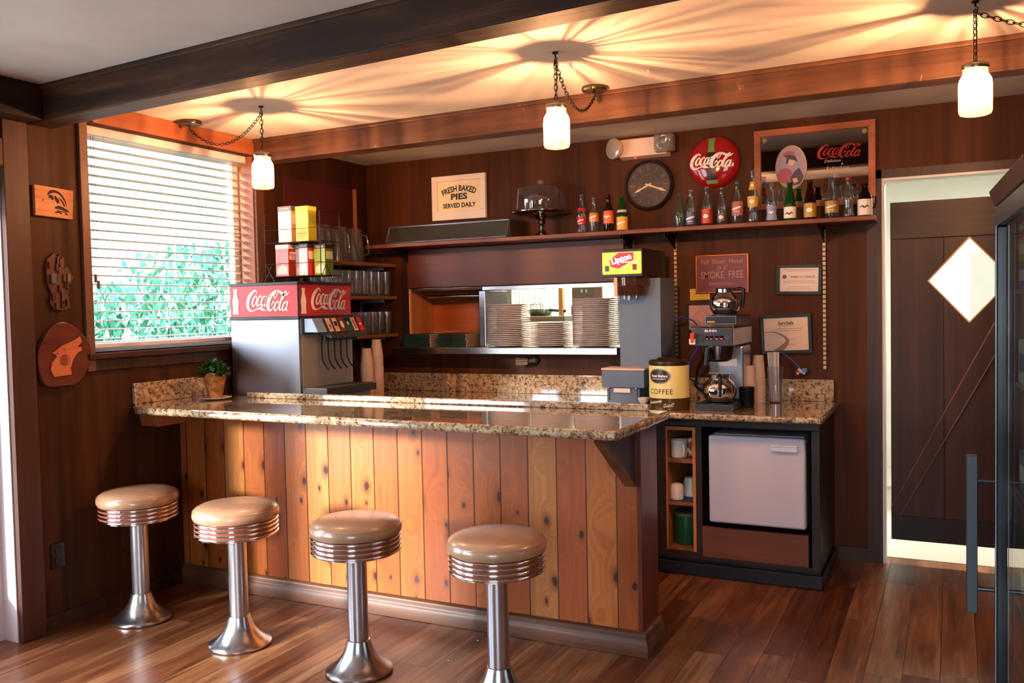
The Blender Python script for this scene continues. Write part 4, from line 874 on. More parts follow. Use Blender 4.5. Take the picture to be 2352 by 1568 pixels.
# emergency light
t=thing('emergency_light','white emergency light with two lamp heads above the black clock','emergency light',(2.045,-.002,2.36))
m=B();m.hexa([(-.15,-.075,-.052),(.15,-.075,-.052),(.15,0,-.06),(-.15,0,-.06),(-.15,-.075,.052),(.15,-.075,.052),(.15,0,.06),(-.15,0,.06)]);m.build('housing',mat('warm_white_housing','e3cdbf',.5),t,False,bevel=.006)
m=B();M=Matrix.Translation((-.158,-.09,-.002))@Matrix.Rotation(R(-32),4,'Z')@Matrix.Rotation(PI/2,4,'X')
m.lathe([(0,-.03),(.03,-.028),(.052,-.01),(.062,.02),(.062,.028)],28,M);m.build('lamp_head',mat('warm_white_housing','e3cdbf',.5),t)
B().lathe([(.06,.027),(.05,.031),(0,.034)],28,M).build('lamp_lens',mat('ribbed_lens','c6c2bb',.15,.5),t)
m=B();m.box(.085,.2,-.135,-.07,-.048,.052);m.build('lamp_head',glass('square_lens_glass','e4e0dc',.3,.4,.08,.22,'e8e2dc'),t,False,bevel=.012,seg=3)
B().lathe([(0,-.01),(.03,-.005),(.042,.02)],24,Matrix.Translation((.142,-.105,.004))@FM).build('reflector',M_chrome,t)
B().box(-.05,-.04,-.078,-.07,-.066,-.058).build('indicator_light',mat('red_indicator','ff2010',.4,emit='ff2010',es=4),t,False)
# framed things
def framed(name,label,cat,x0,x1,z0,z1,fw,fm,pm2,tilt=0,depth=.018,name2='paper'):
    t=thing(name,label,cat,((x0+x1)/2,-.002,(z0+z1)/2),rot=(0,R(tilt),0));a=(x1-x0)/2;b=(z1-z0)/2
    m=B();m.box(-a,a,-depth,0,b-fw,b).box(-a,a,-depth,0,-b,-b+fw).box(-a,-a+fw,-depth,0,-b+fw,b-fw).box(a-fw,a,-depth,0,-b+fw,b-fw);m.build('frame',fm,t,False,bevel=.002)
    B().box(-a+fw,a-fw,-depth*.5,-.001,-b+fw,b-fw).build(name2,pm2,t,False);return t,a-fw,b-fw,-depth*.5-.0008
t,a,b,y=framed('smoke_free_sign','maroon copper-edged sign saying the hotel is a smoke free environment','sign',2.337,2.643,1.486,1.708,.008,metal('copper_edge','b8683c',.35),mat('maroon_sign','6d2a38',.4),0,.014,'sign_face')
m=B();add_text(m,'Fall  River  Hotel',0,.072,w=.24,y=y,bold=.005);add_text(m,'is a',0,.038,w=.05,y=y);add_text(m,'SMOKE  FREE',0,-.005,w=.245,h=.042,y=y,bold=.01);add_text(m,'Environment',0,-.055,w=.15,y=y);add_text(m,'Please',-.02,-.088,w=.06,y=y);m.build('lettering',mat('dusty_pink_letters','b07a74',.5),t,False,recalc=False)
t,a,b,y=framed('permit_certificate','small green framed permit hung beside the brass upright near doorway','framed certificate',2.796,3.040,1.466,1.634,.018,mat('dark_green_frame','17241f',.35),M_paperp,1.5)
m=B();add_text(m,'PERMIT TO OPERATE',.02,.015,w=.13,y=y,bold=.02)
for k,(z,w_) in enumerate([(.055,.17),(.047,.13),(-.008,.17),(-.018,.17),(-.04,.12),(-.052,.14)]): m.box(-w_/2,w_/2,y,y+.0002,z-.0008,z+.0008)
m.prism([(-.078+.012*math.cos(q*PI/8),.016+.012*math.sin(q*PI/8)) for q in range(16)],y,y+.0002);m.build('print',mat('grey_blue_print','5a6068',.6),t,False,recalc=False)
t,a,b,y=framed('food_safety_certificate','large dark framed certificate with a swoosh behind the straws and cups','framed certificate',2.708,2.985,1.137,1.358,.018,mat('dark_green_frame','17241f',.35),M_paperp,-2.0)
m=B();add_text(m,'ServSafe',.0,.062,w=.085,y=y,bold=.03);add_text(m,'CERTIFICATION',.0,.048,w=.08,y=y)
for z,w_ in [(.03,.16),(.018,.14),(-.03,.06),(-.06,.07)]: m.box(.02-w_/2,.02+w_/2,y,y+.0002,z-.0008,z+.0008)
m.build('print',mat('grey_blue_print','5a6068',.6),t,False,recalc=False)
m=B();m.ribbon([(-.118,.012,.001),(-.06,.01,.003),(-.01,-.015,.006),(.005,-.045,.010),(-.03,-.08,.014),(-.07,-.088,.001)],lambda x,z:(x,y-.0002,z),8);m.build('swoosh',mat('taupe_swoosh','8b7a72',.6),t,False,recalc=False)
t,a,b,y=framed('diamond_picture','black framed pinkish picture with a diamond outline behind the brewer','framed picture',2.283,2.46,1.265,1.432,.012,M_black,mat('blotchy_pink_print','c79a9a',.6),0)
m=B()
for r_ in (.055,.04): m.tube([(0,y,r_*1.2),(r_,y,0),(0,y,-r_*1.2),(-r_,y,0)],.0016,4,True)
m.build('diamond_outline',mat('grey_taupe_line','857a74',.6),t,False)
t=thing('yellow_note','yellow handwritten paper note taped to the wall above diamond picture','note',(2.358,-.002,1.482),rot=(0,R(-1.5),0))
B().box(-.058,.058,-.0015,0,-.033,.033).build('paper',mat('yellow_paper','e3c53a',.6),t,False)
m=B()
for k in range(5): m.ribbon([(-.05+q*.011,.024-k*.012+.002*math.sin(q*2.1+k),.0009) for q in range(10 if k else 8)],lambda x,z:(x,-.002,z),2)
m.build('handwriting',mat('brown_ink','5a4418',.6),t,False,recalc=False)
#SPLIT3
# ------------------------------------------------------------------ pass-through
t=thing('hatch_board','wide red-brown board covering the wall above the pass-through opening','panel',(0,0,0))
B().box(.342,1.90,-.022,-.002,1.572,1.832).build('board',M_redpanel,t,False,bevel=.003)
B().box(.30,.342,-.018,-.002,1.178,1.832).build('side_trim',M_trim,t,False)
ps=thing('pass_shelf','stainless steel pass-through shelf ledge holding plates and green menus','shelf',(0,0,1.132))
B().box(.30,1.90,-.17,-.002,0,.043).box(.347,1.878,-.002,.32,0.001,.043).build('ledge',M_steel,ps,False,bevel=.004)
t=thing('hatch_surround','bright stainless frame round the right half of the pass-through','frame',(0,0,1.1765))
B().box(.925,1.879,-.03,-.0,.365,.392).build('top_rail',M_steel,t,False,bevel=.003)
B().box(.90,.945,-.03,.3,.0,.364).build('side_post',M_steel,t,False,bevel=.003)
t=thing('menu_nook','shallow orange wood nook lining behind the green menus','nook',(0,0,1.1765))
B().box(.347,.899,.29,.31,.0,.39).build('back_panel',M_orangepanel,t,False)
B().box(.347,.355,.0,.289,.0,.39).build('side_panel',M_orange,t,False);B().box(.345,.352,-.012,-.0,.0,.39).build('edge_strip',M_lightwood,t,False)
B().box(.356,.899,.001,.289,.374,.39).build('top_panel',M_trim,t,False)
B().cyl((.40,.15,.335),(.898,.15,.335),.011,n=14).build('steel_rod',M_steel,t)
# plates
M_plate=mat('ivory_restaurant_china','f6ece6',.28)
pro=None
def plate_stack(x,y,n,where):
    global pro
    for i in range(n):
        lab='%s, %s'%(where,ORD[n-1-i]+(' plate of the stack' if i==n-1 else ' plate from the top'))
        if pro is None:
            P=[(0,.001),(.078,.001),(.085,.004),(.134,.0095),(.138,.0115),(.137,.0135),(.128,.0125),(.085,.008),(.075,.0055),(0,.005)]
            pro=B().lathe(P,44).build('dinner_plate',M_plate,ang=50);tag(pro,lab,'plate','dinner plates stacked on the pass shelf');o=pro
        else: o=pro.copy();COL.objects.link(o);o['label']=lab
        o.location=(x+.002*math.sin(i*1.9+x*7),y+.002*math.cos(i*2.3),1.1755+i*.0118);o.rotation_euler=(0,0,i)
plate_stack(1.118,-.03,23,'pale china plate in the tall stack beside the steel post')
plate_stack(1.405,-.02,13,'pale china plate in the short middle stack')
plate_stack(1.715,-.03,25,'pale china plate in the tallest stack beside the tea dispenser')
# menus
M_menu=mat('dark_teal_menu_cover','12302c',.45);M_cord=mat('beige_cord','c6a489',.7)
def menus(x,w,n,where,rz):
    for i in range(n):
        t=thing('folded_menu','%s, %s'%(where,ORD[n-1-i]+(' of the pile' if i==n-1 else ' from top of pile')),'menu',(x,-.02,1.1758+i*.0108),rz+random.uniform(-.02,.02),'dark green menus piled on the pass shelf')
        B().box(-w/2,w/2,-.11,.15,0,.0098).build('cover',M_menu,t,False,bevel=.002)
        B().cyl((w/2+.002,-.11,.005),(w/2+.002,.15,.005),.0042,n=8).build('spine_cord',M_cord,t)
menus(.475,.205,8,'dark green corded menu in the corner pile',.0);menus(.745,.215,8,'dark green corded menu in the pile beside the steel post',.0)
tag(B().add([(-.1,-.05,0),(.1,-.05,.012),(.09,.09,.012),(-.1,.09,0),(-.1,-.05,.002),(.1,-.05,.014),(.09,.09,.014),(-.1,.09,.002)],[(3,2,1,0),(4,5,6,7),(0,1,5,4),(1,2,6,5),(2,3,7,6),(3,0,4,7)]).build('paper_sheet',M_pcup,None,False,loc=(.62,.03,1.265)),'loose pale paper lying across the two green menu piles','paper')
# fitting under the ledge
t=thing('wall_tap_fitting','round chrome fitting sticking out of the dark wall under the steel ledge','wall fitting',(1.29,-.002,1.088))
B().cyl((0,-.001,0),(0,-.02,0),.03,.024,20).build('flange',M_iron,t);B().cyl((0,-.02,0),(-.025,-.06,-.004),.014,.012,16).build('neck',M_steeld,t)
B().cyl((-.025,-.06,-.004),(-.10,-.075,-.004),.024,.027,24).build('chrome_barrel',M_chrome,t)
# ------------------------------------------------------------------ kitchen beyond
t=thing('kitchen_shelf','greenish steel shelf seen through the pass-through holding a pan','shelf',(.0,.72,1.318))
B().box(.70,1.19,0,.3,0,.04).build('board',mat('green_grey_steel','7f8468',.35,.3),t,False,bevel=.003)
B().box(1.12,1.155,.0,.03,-1.31,0).box(.72,.75,.0,.03,-1.31,0).build('leg',mat('green_grey_steel','7f8468',.35,.3),t,False)
tag(B().box(1.125,1.155,.765,.80,1.3585,2.1).build('wooden_post',M_lightwood,None,False),'pale wooden post standing behind the frying pan in kitchen','post')
t=thing('frying_pan','dark frying pan with shiny side on the greenish kitchen shelf','pan',(.93,.87,1.3585))
B().lathe([(0,.001),(.075,.001),(.10,.045),(.104,.05),(.098,.048),(.072,.005),(0,.005)],32).build('pan_body',metal('dark_pan_steel','6d6f68',.25),t);B().tube([(.09,-.03,.045),(.16,-.06,.04),(.24,-.09,.035)],.011,8).build('handle',M_black,t)
t=thing('wire_basket','small wire handled basket standing behind the pan on the kitchen shelf','basket',(.86,.96,1.3585))
m=B()
for z in (.01,.05,.09): m.tube([(.05*math.cos(a*PI/10),.04*math.sin(a*PI/10),z) for a in range(20)],.002,5,True)
for a in range(10): m.cyl((.05*math.cos(a*PI/5),.04*math.sin(a*PI/5),.01),(.05*math.cos(a*PI/5),.04*math.sin(a*PI/5),.09),.0014,n=5)
m.tube([(-.02,0,.09),(-.02,0,.13),(.03,0,.135),(.03,0,.09)],.002,5);m.build('wire_body',M_iron,t)
m=B()
for k in range(26): m.cyl((.40+k*.036,1.5,.3),(.40+k*.036,1.5,2.2),.019,n=10)
tag(m.build('strip_curtain',mat('cream_curtain_strip','cfcbb6',.6)),'cream ribbed strip curtain hanging in kitchen beyond the pan','curtain')
tag(B().box(1.36,2.3,1.45,2.0,0.006,2.3).build('dark_cabinet',mat('very_dark_brown','1d1410',.6),None,False),'tall dark cabinet in kitchen behind the tallest plate stack','cabinet')
t=thing('kitchen_outlet_panel','small greenish box with white sockets above the tallest plate stack','outlet',(1.40,.60,1.53))
B().box(-.05,.05,-.02,0,-.03,.03).build('plate',mat('sage_plate','6d7458',.5),t,False);B().box(-.025,-.012,-.022,-.02,-.01,.012).box(.008,.021,-.022,-.02,-.01,.012).build('sockets',M_white,t,False)
B().box(-.1,.12,.0,.02,-.6,.35).build('backing_board',mat('pinkish_board','8a6a5c',.6),t,False)
tag(B().lathe([(0,.001),(.03,.001),(.032,.01),(.032,.07),(.02,.08),(0,.08)],20).build('spice_jar',mat('brown_spice_jar','6b321c',.3),None,True,loc=(1.18,.95,1.359)),'small brown jar on the end of the greenish kitchen shelf','jar')
def kl(x,y,s_,lab):
    t=thing('ceiling_light',lab,'ceiling light',(x,y,ZC-.055));B().box(-.6,.6,-.13,.13,.02,.04).build('housing',M_white,t,False);B().box(-.58,.58,-.11,.11,.0,.019).build('diffuser',mat('lit_fluorescent_diffuser','ffffff',.6,emit='fffdf4',es=s_*6),t,False)
kl(1.2,1.0,9,'fluorescent kitchen ceiling light behind the pass-through');kl(3.9,1.15,9,'fluorescent kitchen ceiling light behind the dark plank door')
t=thing('wall_mounted_dispenser','white wall dispenser seen through the diamond window of kitchen door','dispenser',(4.55,2.999,1.40))
B().box(-.16,.16,-.12,-.001,-.14,.20).build('housing',M_white,t,False,bevel=.01);B().box(-.12,.06,-.125,-.119,-.11,.0).build('dark_front',mat('dark_grey_plastic','3a3a3a',.4),t,False)
B().lathe([(0,.0),(.07,.0),(.07,.03),(.04,.05),(0,.05)],20,Matrix.Translation((0,-.06,.2))).build('grey_cap',mat('mid_grey','7b7b78',.4),t)
tag(B().box(3.36,3.95,1.2,1.8,.006,.88).build('prep_counter',M_steel,None,False,bevel=.005),'steel prep counter glimpsed past the edge of the kitchen door','counter')
tag(B().box(3.37,3.6,1.25,1.5,.886,1.2).build('storage_tub',mat('tan_tub','a88a5c',.5),None,False,bevel=.01),'tan tub on steel prep counter glimpsed past the kitchen door','tub')
# kitchen door leaf
dl=thing('door_2',None,None,(3.385,.05,.13));struct(dl)
# leaf local x 0..0.78, z 0..1.815 with diamond hole centre (.378,1.393)
cx,cz,hw_,hh=.378,1.393,.196,.222
m=B();O=[(0,0),(.78,0),(.78,1.815),(0,1.815)];D=[(cx,cz-hh),(cx+hw_,cz),(cx,cz+hh),(cx-hw_,cz)]
OO=[(0,0),(.78,0),(.78,cz),(.78,1.815),(0,1.815),(0,cz)]
def quadp(pl): m.prism(pl,-.012,.02)
quadp([(0,0),(cx,0),D[0],D[3],(0,cz)]);quadp([(cx,0),(.78,0),(.78,cz),D[1],D[0]]);quadp([(.78,cz),(.78,1.815),(cx,1.815),D[2],D[1]]);quadp([(cx,1.815),(0,1.815),(0,cz),D[3],D[2]])
M_door=wood('dark_plank_door','2c170d','3c2113','4a2b1a','z',12,.45,('x',.26),.35,.3,'8a5028',.05)
m.build('door_planks',M_door,dl,False)
B().box(0,.78,-.027,-.012,1.62,1.815).build('top_board',wood('dark_plank_rail','24140f','36201a','4a2e24','x',12,.45,None,.35,.5,'7d4828'),dl,False,bevel=.002)
B().box(0,.78,-.027,-.012,0,.13).build('bottom_board',wood('dark_plank_rail_low','1a0f0c','2b1a14','3e261c','x',12,.45,None,.35,.5,'9a6434'),dl,False,bevel=.002)
B().prism([(0,.13),(.04,.13),(.77,1.536),(.77,1.615),(.712,1.615),(0,.18)],-.03,-.0125).build('diagonal_brace',M_door,dl,False,bevel=.002)
B().prism([(.0,.172),(.0,.180),(.708,1.612),(.712,1.606)],-.0312,-.029).build('worn_edge',mat('worn_orange_wood','8a5230',.6),dl,False)
B().prism([(.04,.131),(.045,.131),(.772,1.534),(.768,1.537)],-.0312,-.029).build('worn_edge',mat('worn_orange_wood','8a5230',.6),dl,False)
m=B()
for i in range(4):
    p=Vector((D[i][0],-.014,D[i][1]));q=Vector((D[(i+1)%4][0],-.014,D[(i+1)%4][1]));m.cyl(p,q,.004,n=6)
m.build('diamond_rim',M_lightwood,dl)
B().prism(D,.0,.003).build('pane',M_pane,dl,False)
# ------------------------------------------------------------------ tea dispenser
t=thing('iced_tea_dispenser','tall black iced tea brewer with lit yellow sign head above the back counter','tea dispenser',(1.95,-.55,.8755))
m=B();m.box(.05,.29,.15,.43,0,.70);m.build('column',M_slate,t,False,bevel=.003)
m=B();m.box(.0,.232,.02,.45,.705,.86);m.build('head',M_black,t,False,bevel=.004)
B().box(.004,.228,.008,.02,.722,.842).build('lit_sign',mat('lit_yellow_sign','f3c53a',.4,emit='ffc83c',es=.8),t,True,bevel=.006)
B().prism([(.055,.762),(.10,.752),(.185,.795),(.187,.838),(.10,.838),(.05,.80)],.0045,.0078).build('red_shape',mat('lit_red_sign','d8233a',.4,emit='e0203a',es=.5),t,False)
m=B();add_text(m,'Lipton',.118,.80,w=.115,h=.044,y=.0035,bold=.035,rot=.25);m.box(.115,.215,.004,.0075,.783,.788);m.build('lettering',mat('lit_white_letters','ffffff',.4,emit='fff6ee',es=1.0),t,False,recalc=False)
B().box(.022,.046,.003,.0078,.738,.77).build('green_button',mat('green_button','1c5a28',.3),t,False,bevel=.001);B().box(.18,.204,.003,.0078,.742,.774).build('red_button',mat('red_button','8c1a1a',.3),t,False,bevel=.001)
B().lathe([(.078,.605),(.082,.61),(.088,.65),(.098,.66),(.102,.704)],32,Matrix.Translation((.135,.115,0))).lathe([(0,.605),(.078,.605)],32,Matrix.Translation((.135,.115,0))).build('brew_funnel',glass('smoky_brown_funnel','b48c7a',.12,.5,.05,.35,'8a5846'),t)
B().box(.07,.09,.01,.014,.60,.703).build('funnel_handle',mat('pale_peach_plastic','d8a98e',.4),t,False,bevel=.002)
m=B();m.cyl((.10,.10,.585),(.10,.10,.619),.006,n=8).cyl((.13,.09,.58),(.13,.09,.619),.008,n=8).cyl((.17,.1,.59),(.17,.1,.619),.005,n=8);m.build('spray_nozzles',M_steel,t)
m=B();m.box(-.006,.238,.0,.149,.10,.195);m.build('reservoir_hood',M_slate,t,False,bevel=.004)
B().box(-.008,.24,-.003,.149,.1955,.207).build('hood_strip',mat('peach_beige_strip','d9b597',.4),t,False,bevel=.002)
m=B();m.box(.02,.21,.008,.149,.012,.099);m.build('tap_body',M_slate,t,False,bevel=.003)
B().box(.062,.158,-.001,.0075,.073,.097).build('white_label',M_whitem,t,False,bevel=.003)
m=B()
for x in (.034,.193): m.cyl((x,.004,.03),(x,.004,.096),.0035,n=8).sphere((x,.0,.098),.006,8)
m.build('slide_levers',M_steel,t)
B().box(-.01,.235,-.01,.43,.0,.011).build('base_plate',M_black,t,False,bevel=.002)
tag(B().lathe([(0,.0),(.022,.001),(.024,.012),(.012,.02),(.03,.04),(.033,.055),(.0,.06)],20).build('white_ladle',M_cer,None,True,loc=(2.185,-.62,.935)),'white plastic knob shape between tea dispenser and coffee can','scoop')
bpy.data.objects['white_ladle'].location=(2.20,-.60,.8750)
# ------------------------------------------------------------------ coffee can
t=thing('coffee_can','large cream and brown coffee tin standing at the back counter bend','coffee can',(2.335,-.575,.875))
rc=.106
B().lathe([(0,.001),(rc,.001),(rc,.062)],48).build('brown_base_band',mat('olive_brown_band','5a4018',.25,.3),t)
B().lathe([(rc+.0003,.062),(rc+.0003,.232)],48).build('cream_band',mat('cream_can_yellow','ead98c',.28),t)
B().lathe([(rc+.001,.232),(rc+.002,.236),(rc+.002,.252),(rc-.004,.258),(rc-.01,.25),(0,.249)],48).build('dark_rim_lid',mat('dark_olive_lid','3a2c18',.3,.3),t)
B().tube([(-.06,-.04,.252),(-.05,-.03,.268),(.03,0,.27),(.07,.02,.252)],.005,6).build('lid_handle',mat('dark_olive_lid','3a2c18',.3,.3),t)
fac=-.62+R(-90)+.55  # facing angle towards viewer
def canf(k):
    R0=rc+k
    return lambda u,v:(R0*math.cos(fac+u/R0),R0*math.sin(fac+u/R0),v)
def disc(mb,cx_,cz_,a,b,f,nr=4,n=32):
    prev=None
    for i in range(nr): 
        for k in range(n):
            r0,r1=i/nr,(i+1)/nr;t0,t1=2*PI*k/n,2*PI*(k+1)/n
            mb.add([f(cx_+a*r0*math.cos(t0),cz_+b*r0*math.sin(t0)),f(cx_+a*r1*math.cos(t0),cz_+b*r1*math.sin(t0)),f(cx_+a*r1*math.cos(t1),cz_+b*r1*math.sin(t1)),f(cx_+a*r0*math.cos(t1),cz_+b*r0*math.sin(t1))],[(0,1,2,3)])
m=B();disc(m,-.02,.178,.062,.036,canf(.0008));m.build('oval_badge',mat('brown_badge','3a2014',.3),t,False,recalc=False)
m=B();m.ribbon([(-.02+.066*math.cos(a*PI/12),.178+.039*math.sin(a*PI/12),.0012) for a in range(25)],canf(.001),3);m.build('badge_outline',mat('brown_badge','3a2014',.3),t,False,recalc=False)
m=B();add_text(m,'Farmer Brothers',-.02,.180,w=.098,h=.014,fn=canf(.0016),bold=.03,shear=.2);add_text(m,'RESTAURANT SERVICE',-.02,.164,w=.082,fn=canf(.0016),bold=.02);m.build('badge_lettering',M_logow,t,False,recalc=False)
m=B();add_text(m,'COFFEE',-.012,.098,w=.135,h=.028,fn=canf(.0009),bold=.01,spacing=1.1);m.build('coffee_lettering',mat('dark_olive_letters','4a3f14',.4),t,False,recalc=False)
m=B();add_text(m,'Consistently',-.045,.041,w=.09,h=.018,fn=canf(.0009),shear=.5,bold=.02,rot=.15);add_text(m,'Good!!',.035,.028,w=.058,h=.020,fn=canf(.0009),shear=.5,bold=.005,rot=.12);m.build('slogan_lettering',M_logow,t,False,recalc=False)
# ------------------------------------------------------------------ coffee brewer
t=thing('coffee_brewer','stainless coffee brewer with black switch panel and white warming label','coffee brewer',(2.477,-.615,.875))
B().box(0,.205,0,.45,.002,.03).build('base_plate',M_dgrey,t,False,bevel=.003)
m=B()
for z in (.003,.0285): m.box(.003,.202,-.002,0,z-.0012,z+.0012)
m.box(.003,.0055,-.002,0,.003,.0285).box(.1995,.202,-.002,0,.003,.0285);m.build('base_outline',M_steel,t,False)
B().lathe([(0,.0305),(.07,.0305),(.07,.034),(0,.035)],32,Matrix.Translation((.107,.105,0))).build('warmer_plate',M_black,t)
B().box(.02,.205,.24,.45,.03,.325).build('steel_column',M_chromeb,t,False,bevel=.012)
B().box(-.008,.212,.0,.45,.335,.425).build('upper_body',M_steelv,t,False,bevel=.004)
B().box(-.006,.208,-.012,-.0005,.333,.428).build('switch_panel',M_dgrey,t,False,bevel=.004)
B().box(-.008,.211,-.014,.0,.4285,.438).build('panel_edge',M_chrome,t,False,bevel=.002)
m=B();add_text(m,'BUNN',.095,.412,w=.06,h=.012,y=-.0128,bold=.03);m.build('maker_lettering',M_logow,t,False,recalc=False)
for i,x in enumerate((.066,.09,.117,.141)):
    s_=B().box(x,x+.019,-.016,-.012,.365,.387).build('rocker_switch',M_blackg,t,False,bevel=.002);B().box(x+.004,x+.015,-.0166,-.016,.368,.374).build('switch_light',mat('red_lit','d02030',.4,emit='ff2030',es=1.5) if i in(2,3) else mat('pink_dim','b06a78',.4),s_,False)
B().lathe([(.006,0),(.009,0),(.009,.003),(.006,.003)],20,Matrix.Translation((.18,-.0125,.378))@FM).build('lock_ring',M_steel,t)
B().box(-.014,.018,-.03,-.012,.342,.372).build('faucet_body',mat('white_plastic_tap','e6e0d8',.4),t,False,bevel=.003)
m=B();m.hexa([(-.004,-.04,.352),(.008,-.04,.352),(.008,-.03,.352),(-.004,-.03,.352),(-.004,-.046,.40),(.02,-.046,.404),(.02,-.034,.404),(-.004,-.034,.40)]);m.build('faucet_handle',mat('orange_red_tap','d3491f',.35),t,False,bevel=.002)
B().box(.028,.06,-.0145,-.012,.352,.392).build('faucet_recess',M_black,t,False)
B().lathe([(.055,.25),(.075,.262),(.084,.30),(.088,.3335)],36,Matrix.Translation((.107,.085,0))).lathe([(0,.25),(.055,.25)],36,Matrix.Translation((.107,.085,0))).build('brew_funnel',metal('dark_funnel_steel','857970',.2),t)
m=B();m.box(.07,.088,-.035,-.008,.29,.325);m.hexa([(.066,-.045,.235),(.08,-.045,.235),(.08,-.032,.235),(.066,-.032,.235),(.07,-.04,.31),(.088,-.04,.31),(.088,-.02,.31),(.07,-.02,.31)]);m.build('funnel_handle',M_black,t,False,bevel=.003)
B().box(.075,.175,.236,.2395,.215,.252).build('warning_label',M_whitem,t,False)
B().box(.04,.21,.08,.42,.4385,.488).build('top_housing',M_black,t,False,bevel=.004)
m=B();m.box(.044,.206,.077,.08,.442,.446).box(.044,.206,.077,.08,.482,.486).box(.044,.048,.077,.08,.446,.482).box(.202,.206,.077,.08,.446,.482);m.build('top_outline',M_steel,t,False)
B().box(.055,.095,.0762,.0795,.452,.46).build('amber_strip',mat('amber_strip','b8902a',.4),t,False)
B().lathe([(0,.4885),(.068,.4885),(.068,.493),(0,.494)],32,Matrix.Translation((.125,.18,0))).build('top_warmer',M_black,t)
def pot(x,y,z,label,hang,sc=1):
    p=thing('coffee_decanter',label,'coffee pot',(x,y,z),0,None)
    P=[(0,.001),(.06,.001),(.068,.006),(.082,.03),(.088,.055),(.084,.082),(.068,.106),(.054,.118),(.052,.124)]
    B().lathe([(a*sc,b*sc) for a,b in P],48).build('pot_bowl',M_chrome,p)
    B().lathe([(a*sc,b*sc) for a,b in [(.052,.1245),(.052,.142),(.06,.147),(.058,.15),(.04,.148),(0,.147)]],40).build('pot_collar',metal('shiny_collar','cfcfd3',.12),p)
    hn=B();d=Vector((math.cos(hang),math.sin(hang),0))
    hn.tube([d*.05*sc+Vector((0,0,.138*sc)),d*.085*sc+Vector((0,0,.145*sc)),d*.105*sc+Vector((0,0,.138*sc)),d*.104*sc+Vector((0,0,.09*sc)),d*.096*sc+Vector((0,0,.035*sc))],[.007,.009,.010,.010,.007],10);hn.build('handle',M_black,p)
pot(2.586,-.51,.911,'polished steel coffee pot sitting on the lower warmer of the brewer',R(-75))
pot(2.602,-.435,1.3695,'polished steel coffee pot sitting on top of the brewer',R(15),.93)
# hoses
tag(B().tube([(2.236,-.11,1.35),(2.28,-.09,1.352),(2.34,-.09,1.33),(2.40,-.10,1.26),(2.43,-.2,1.19)],.0045,8).build('blue_hose',mat('blue_tubing','2449b5',.4)),'blue tubing arching from tea dispenser column to the brewer','hose')
tag(B().tube([(2.462,-.45,1.203),(2.44,-.40,1.18),(2.38,-.30,1.12),(2.34,-.18,1.0),(2.36,-.06,.96),(2.46,-.05,.95)],.0045,8).build('blue_hose',mat('blue_tubing','2449b5',.4)),'blue tubing dropping from brewer tap behind the coffee can','hose')
tag(B().tube([(2.47,-.12,1.16),(2.40,-.10,1.12),(2.36,-.08,1.05),(2.34,-.06,.95),(2.40,-.05,.90)],.008,8).build('black_cable',M_black),'thick black cable looping behind the coffee can','cable')
t=thing('water_line','blue water line with pale valve coming out of the wall beside the straws','water line',(2.93,-.002,1.04))
B().tube([(-.16,-.02,.11),(-.1,-.02,.10),(-.05,-.025,.06),(-.01,-.03,.022)],.004,8).build('blue_tube',mat('blue_tubing','2449b5',.4),t)
B().cyl((.0,-.001,.0),(.0,-.03,0),.012,n=14).cyl((-.018,-.03,.012),(.02,-.03,-.012),.009,n=12).sphere((-.02,-.03,-.012),.009,10).build('valve',mat('pale_valve','cfb8a6',.4),t);B().box(.004,.032,-.042,-.022,-.004,.018).build('blue_handle',mat('bright_blue_handle','3a7fc4',.4),t,False,bevel=.003)
# ------------------------------------------------------------------ pendant jar lamps
def chain_pts(p,q,sag):
    p=Vector(p);q=Vector(q);L=(q-p).length;N=60;o=[]
    for i in range(N+1):
        s_=i/N;r=p.lerp(q,s_);r.z-=sag*4*s_*(1-s_);o.append(r)
    return o
def chain(mb,pts,step=.021,r=.0017,lw=.0075,ll=.0145):
    acc=0;k=0;nxt=step/2
    for a,b in zip(pts,pts[1:]):
        seg=(b-a).length
        while acc+seg>nxt:
            c=a.lerp(b,(nxt-acc)/seg);d=(b-a).normalized();u=d.orthogonal().normalized()
            if abs(d.z)<.95: u=d.cross(Vector((0,0,1))).normalized()
            w_=d.cross(u);side=u if k%2==0 else w_
            mb.tube([c+d*ll*math.cos(q*PI/6)+side*lw*math.sin(q*PI/6) for q in range(12)],r,5,True);k+=1;nxt+=step
        acc+=seg
M_jar=glass('mason_jar_glass','fff6ea',.06,.5,.04,.055,'fff2df',True)
M_lid=metal('zinc_lid','8a8378',.3)
M_bulb=mat('lit_warm_filament','fff0d8',.5,emit='ffb983',es=24000)
M_bulbg=glass('clear_bulb_glass','fffaf0',.03,.3,.05,.07,'fff4e4')
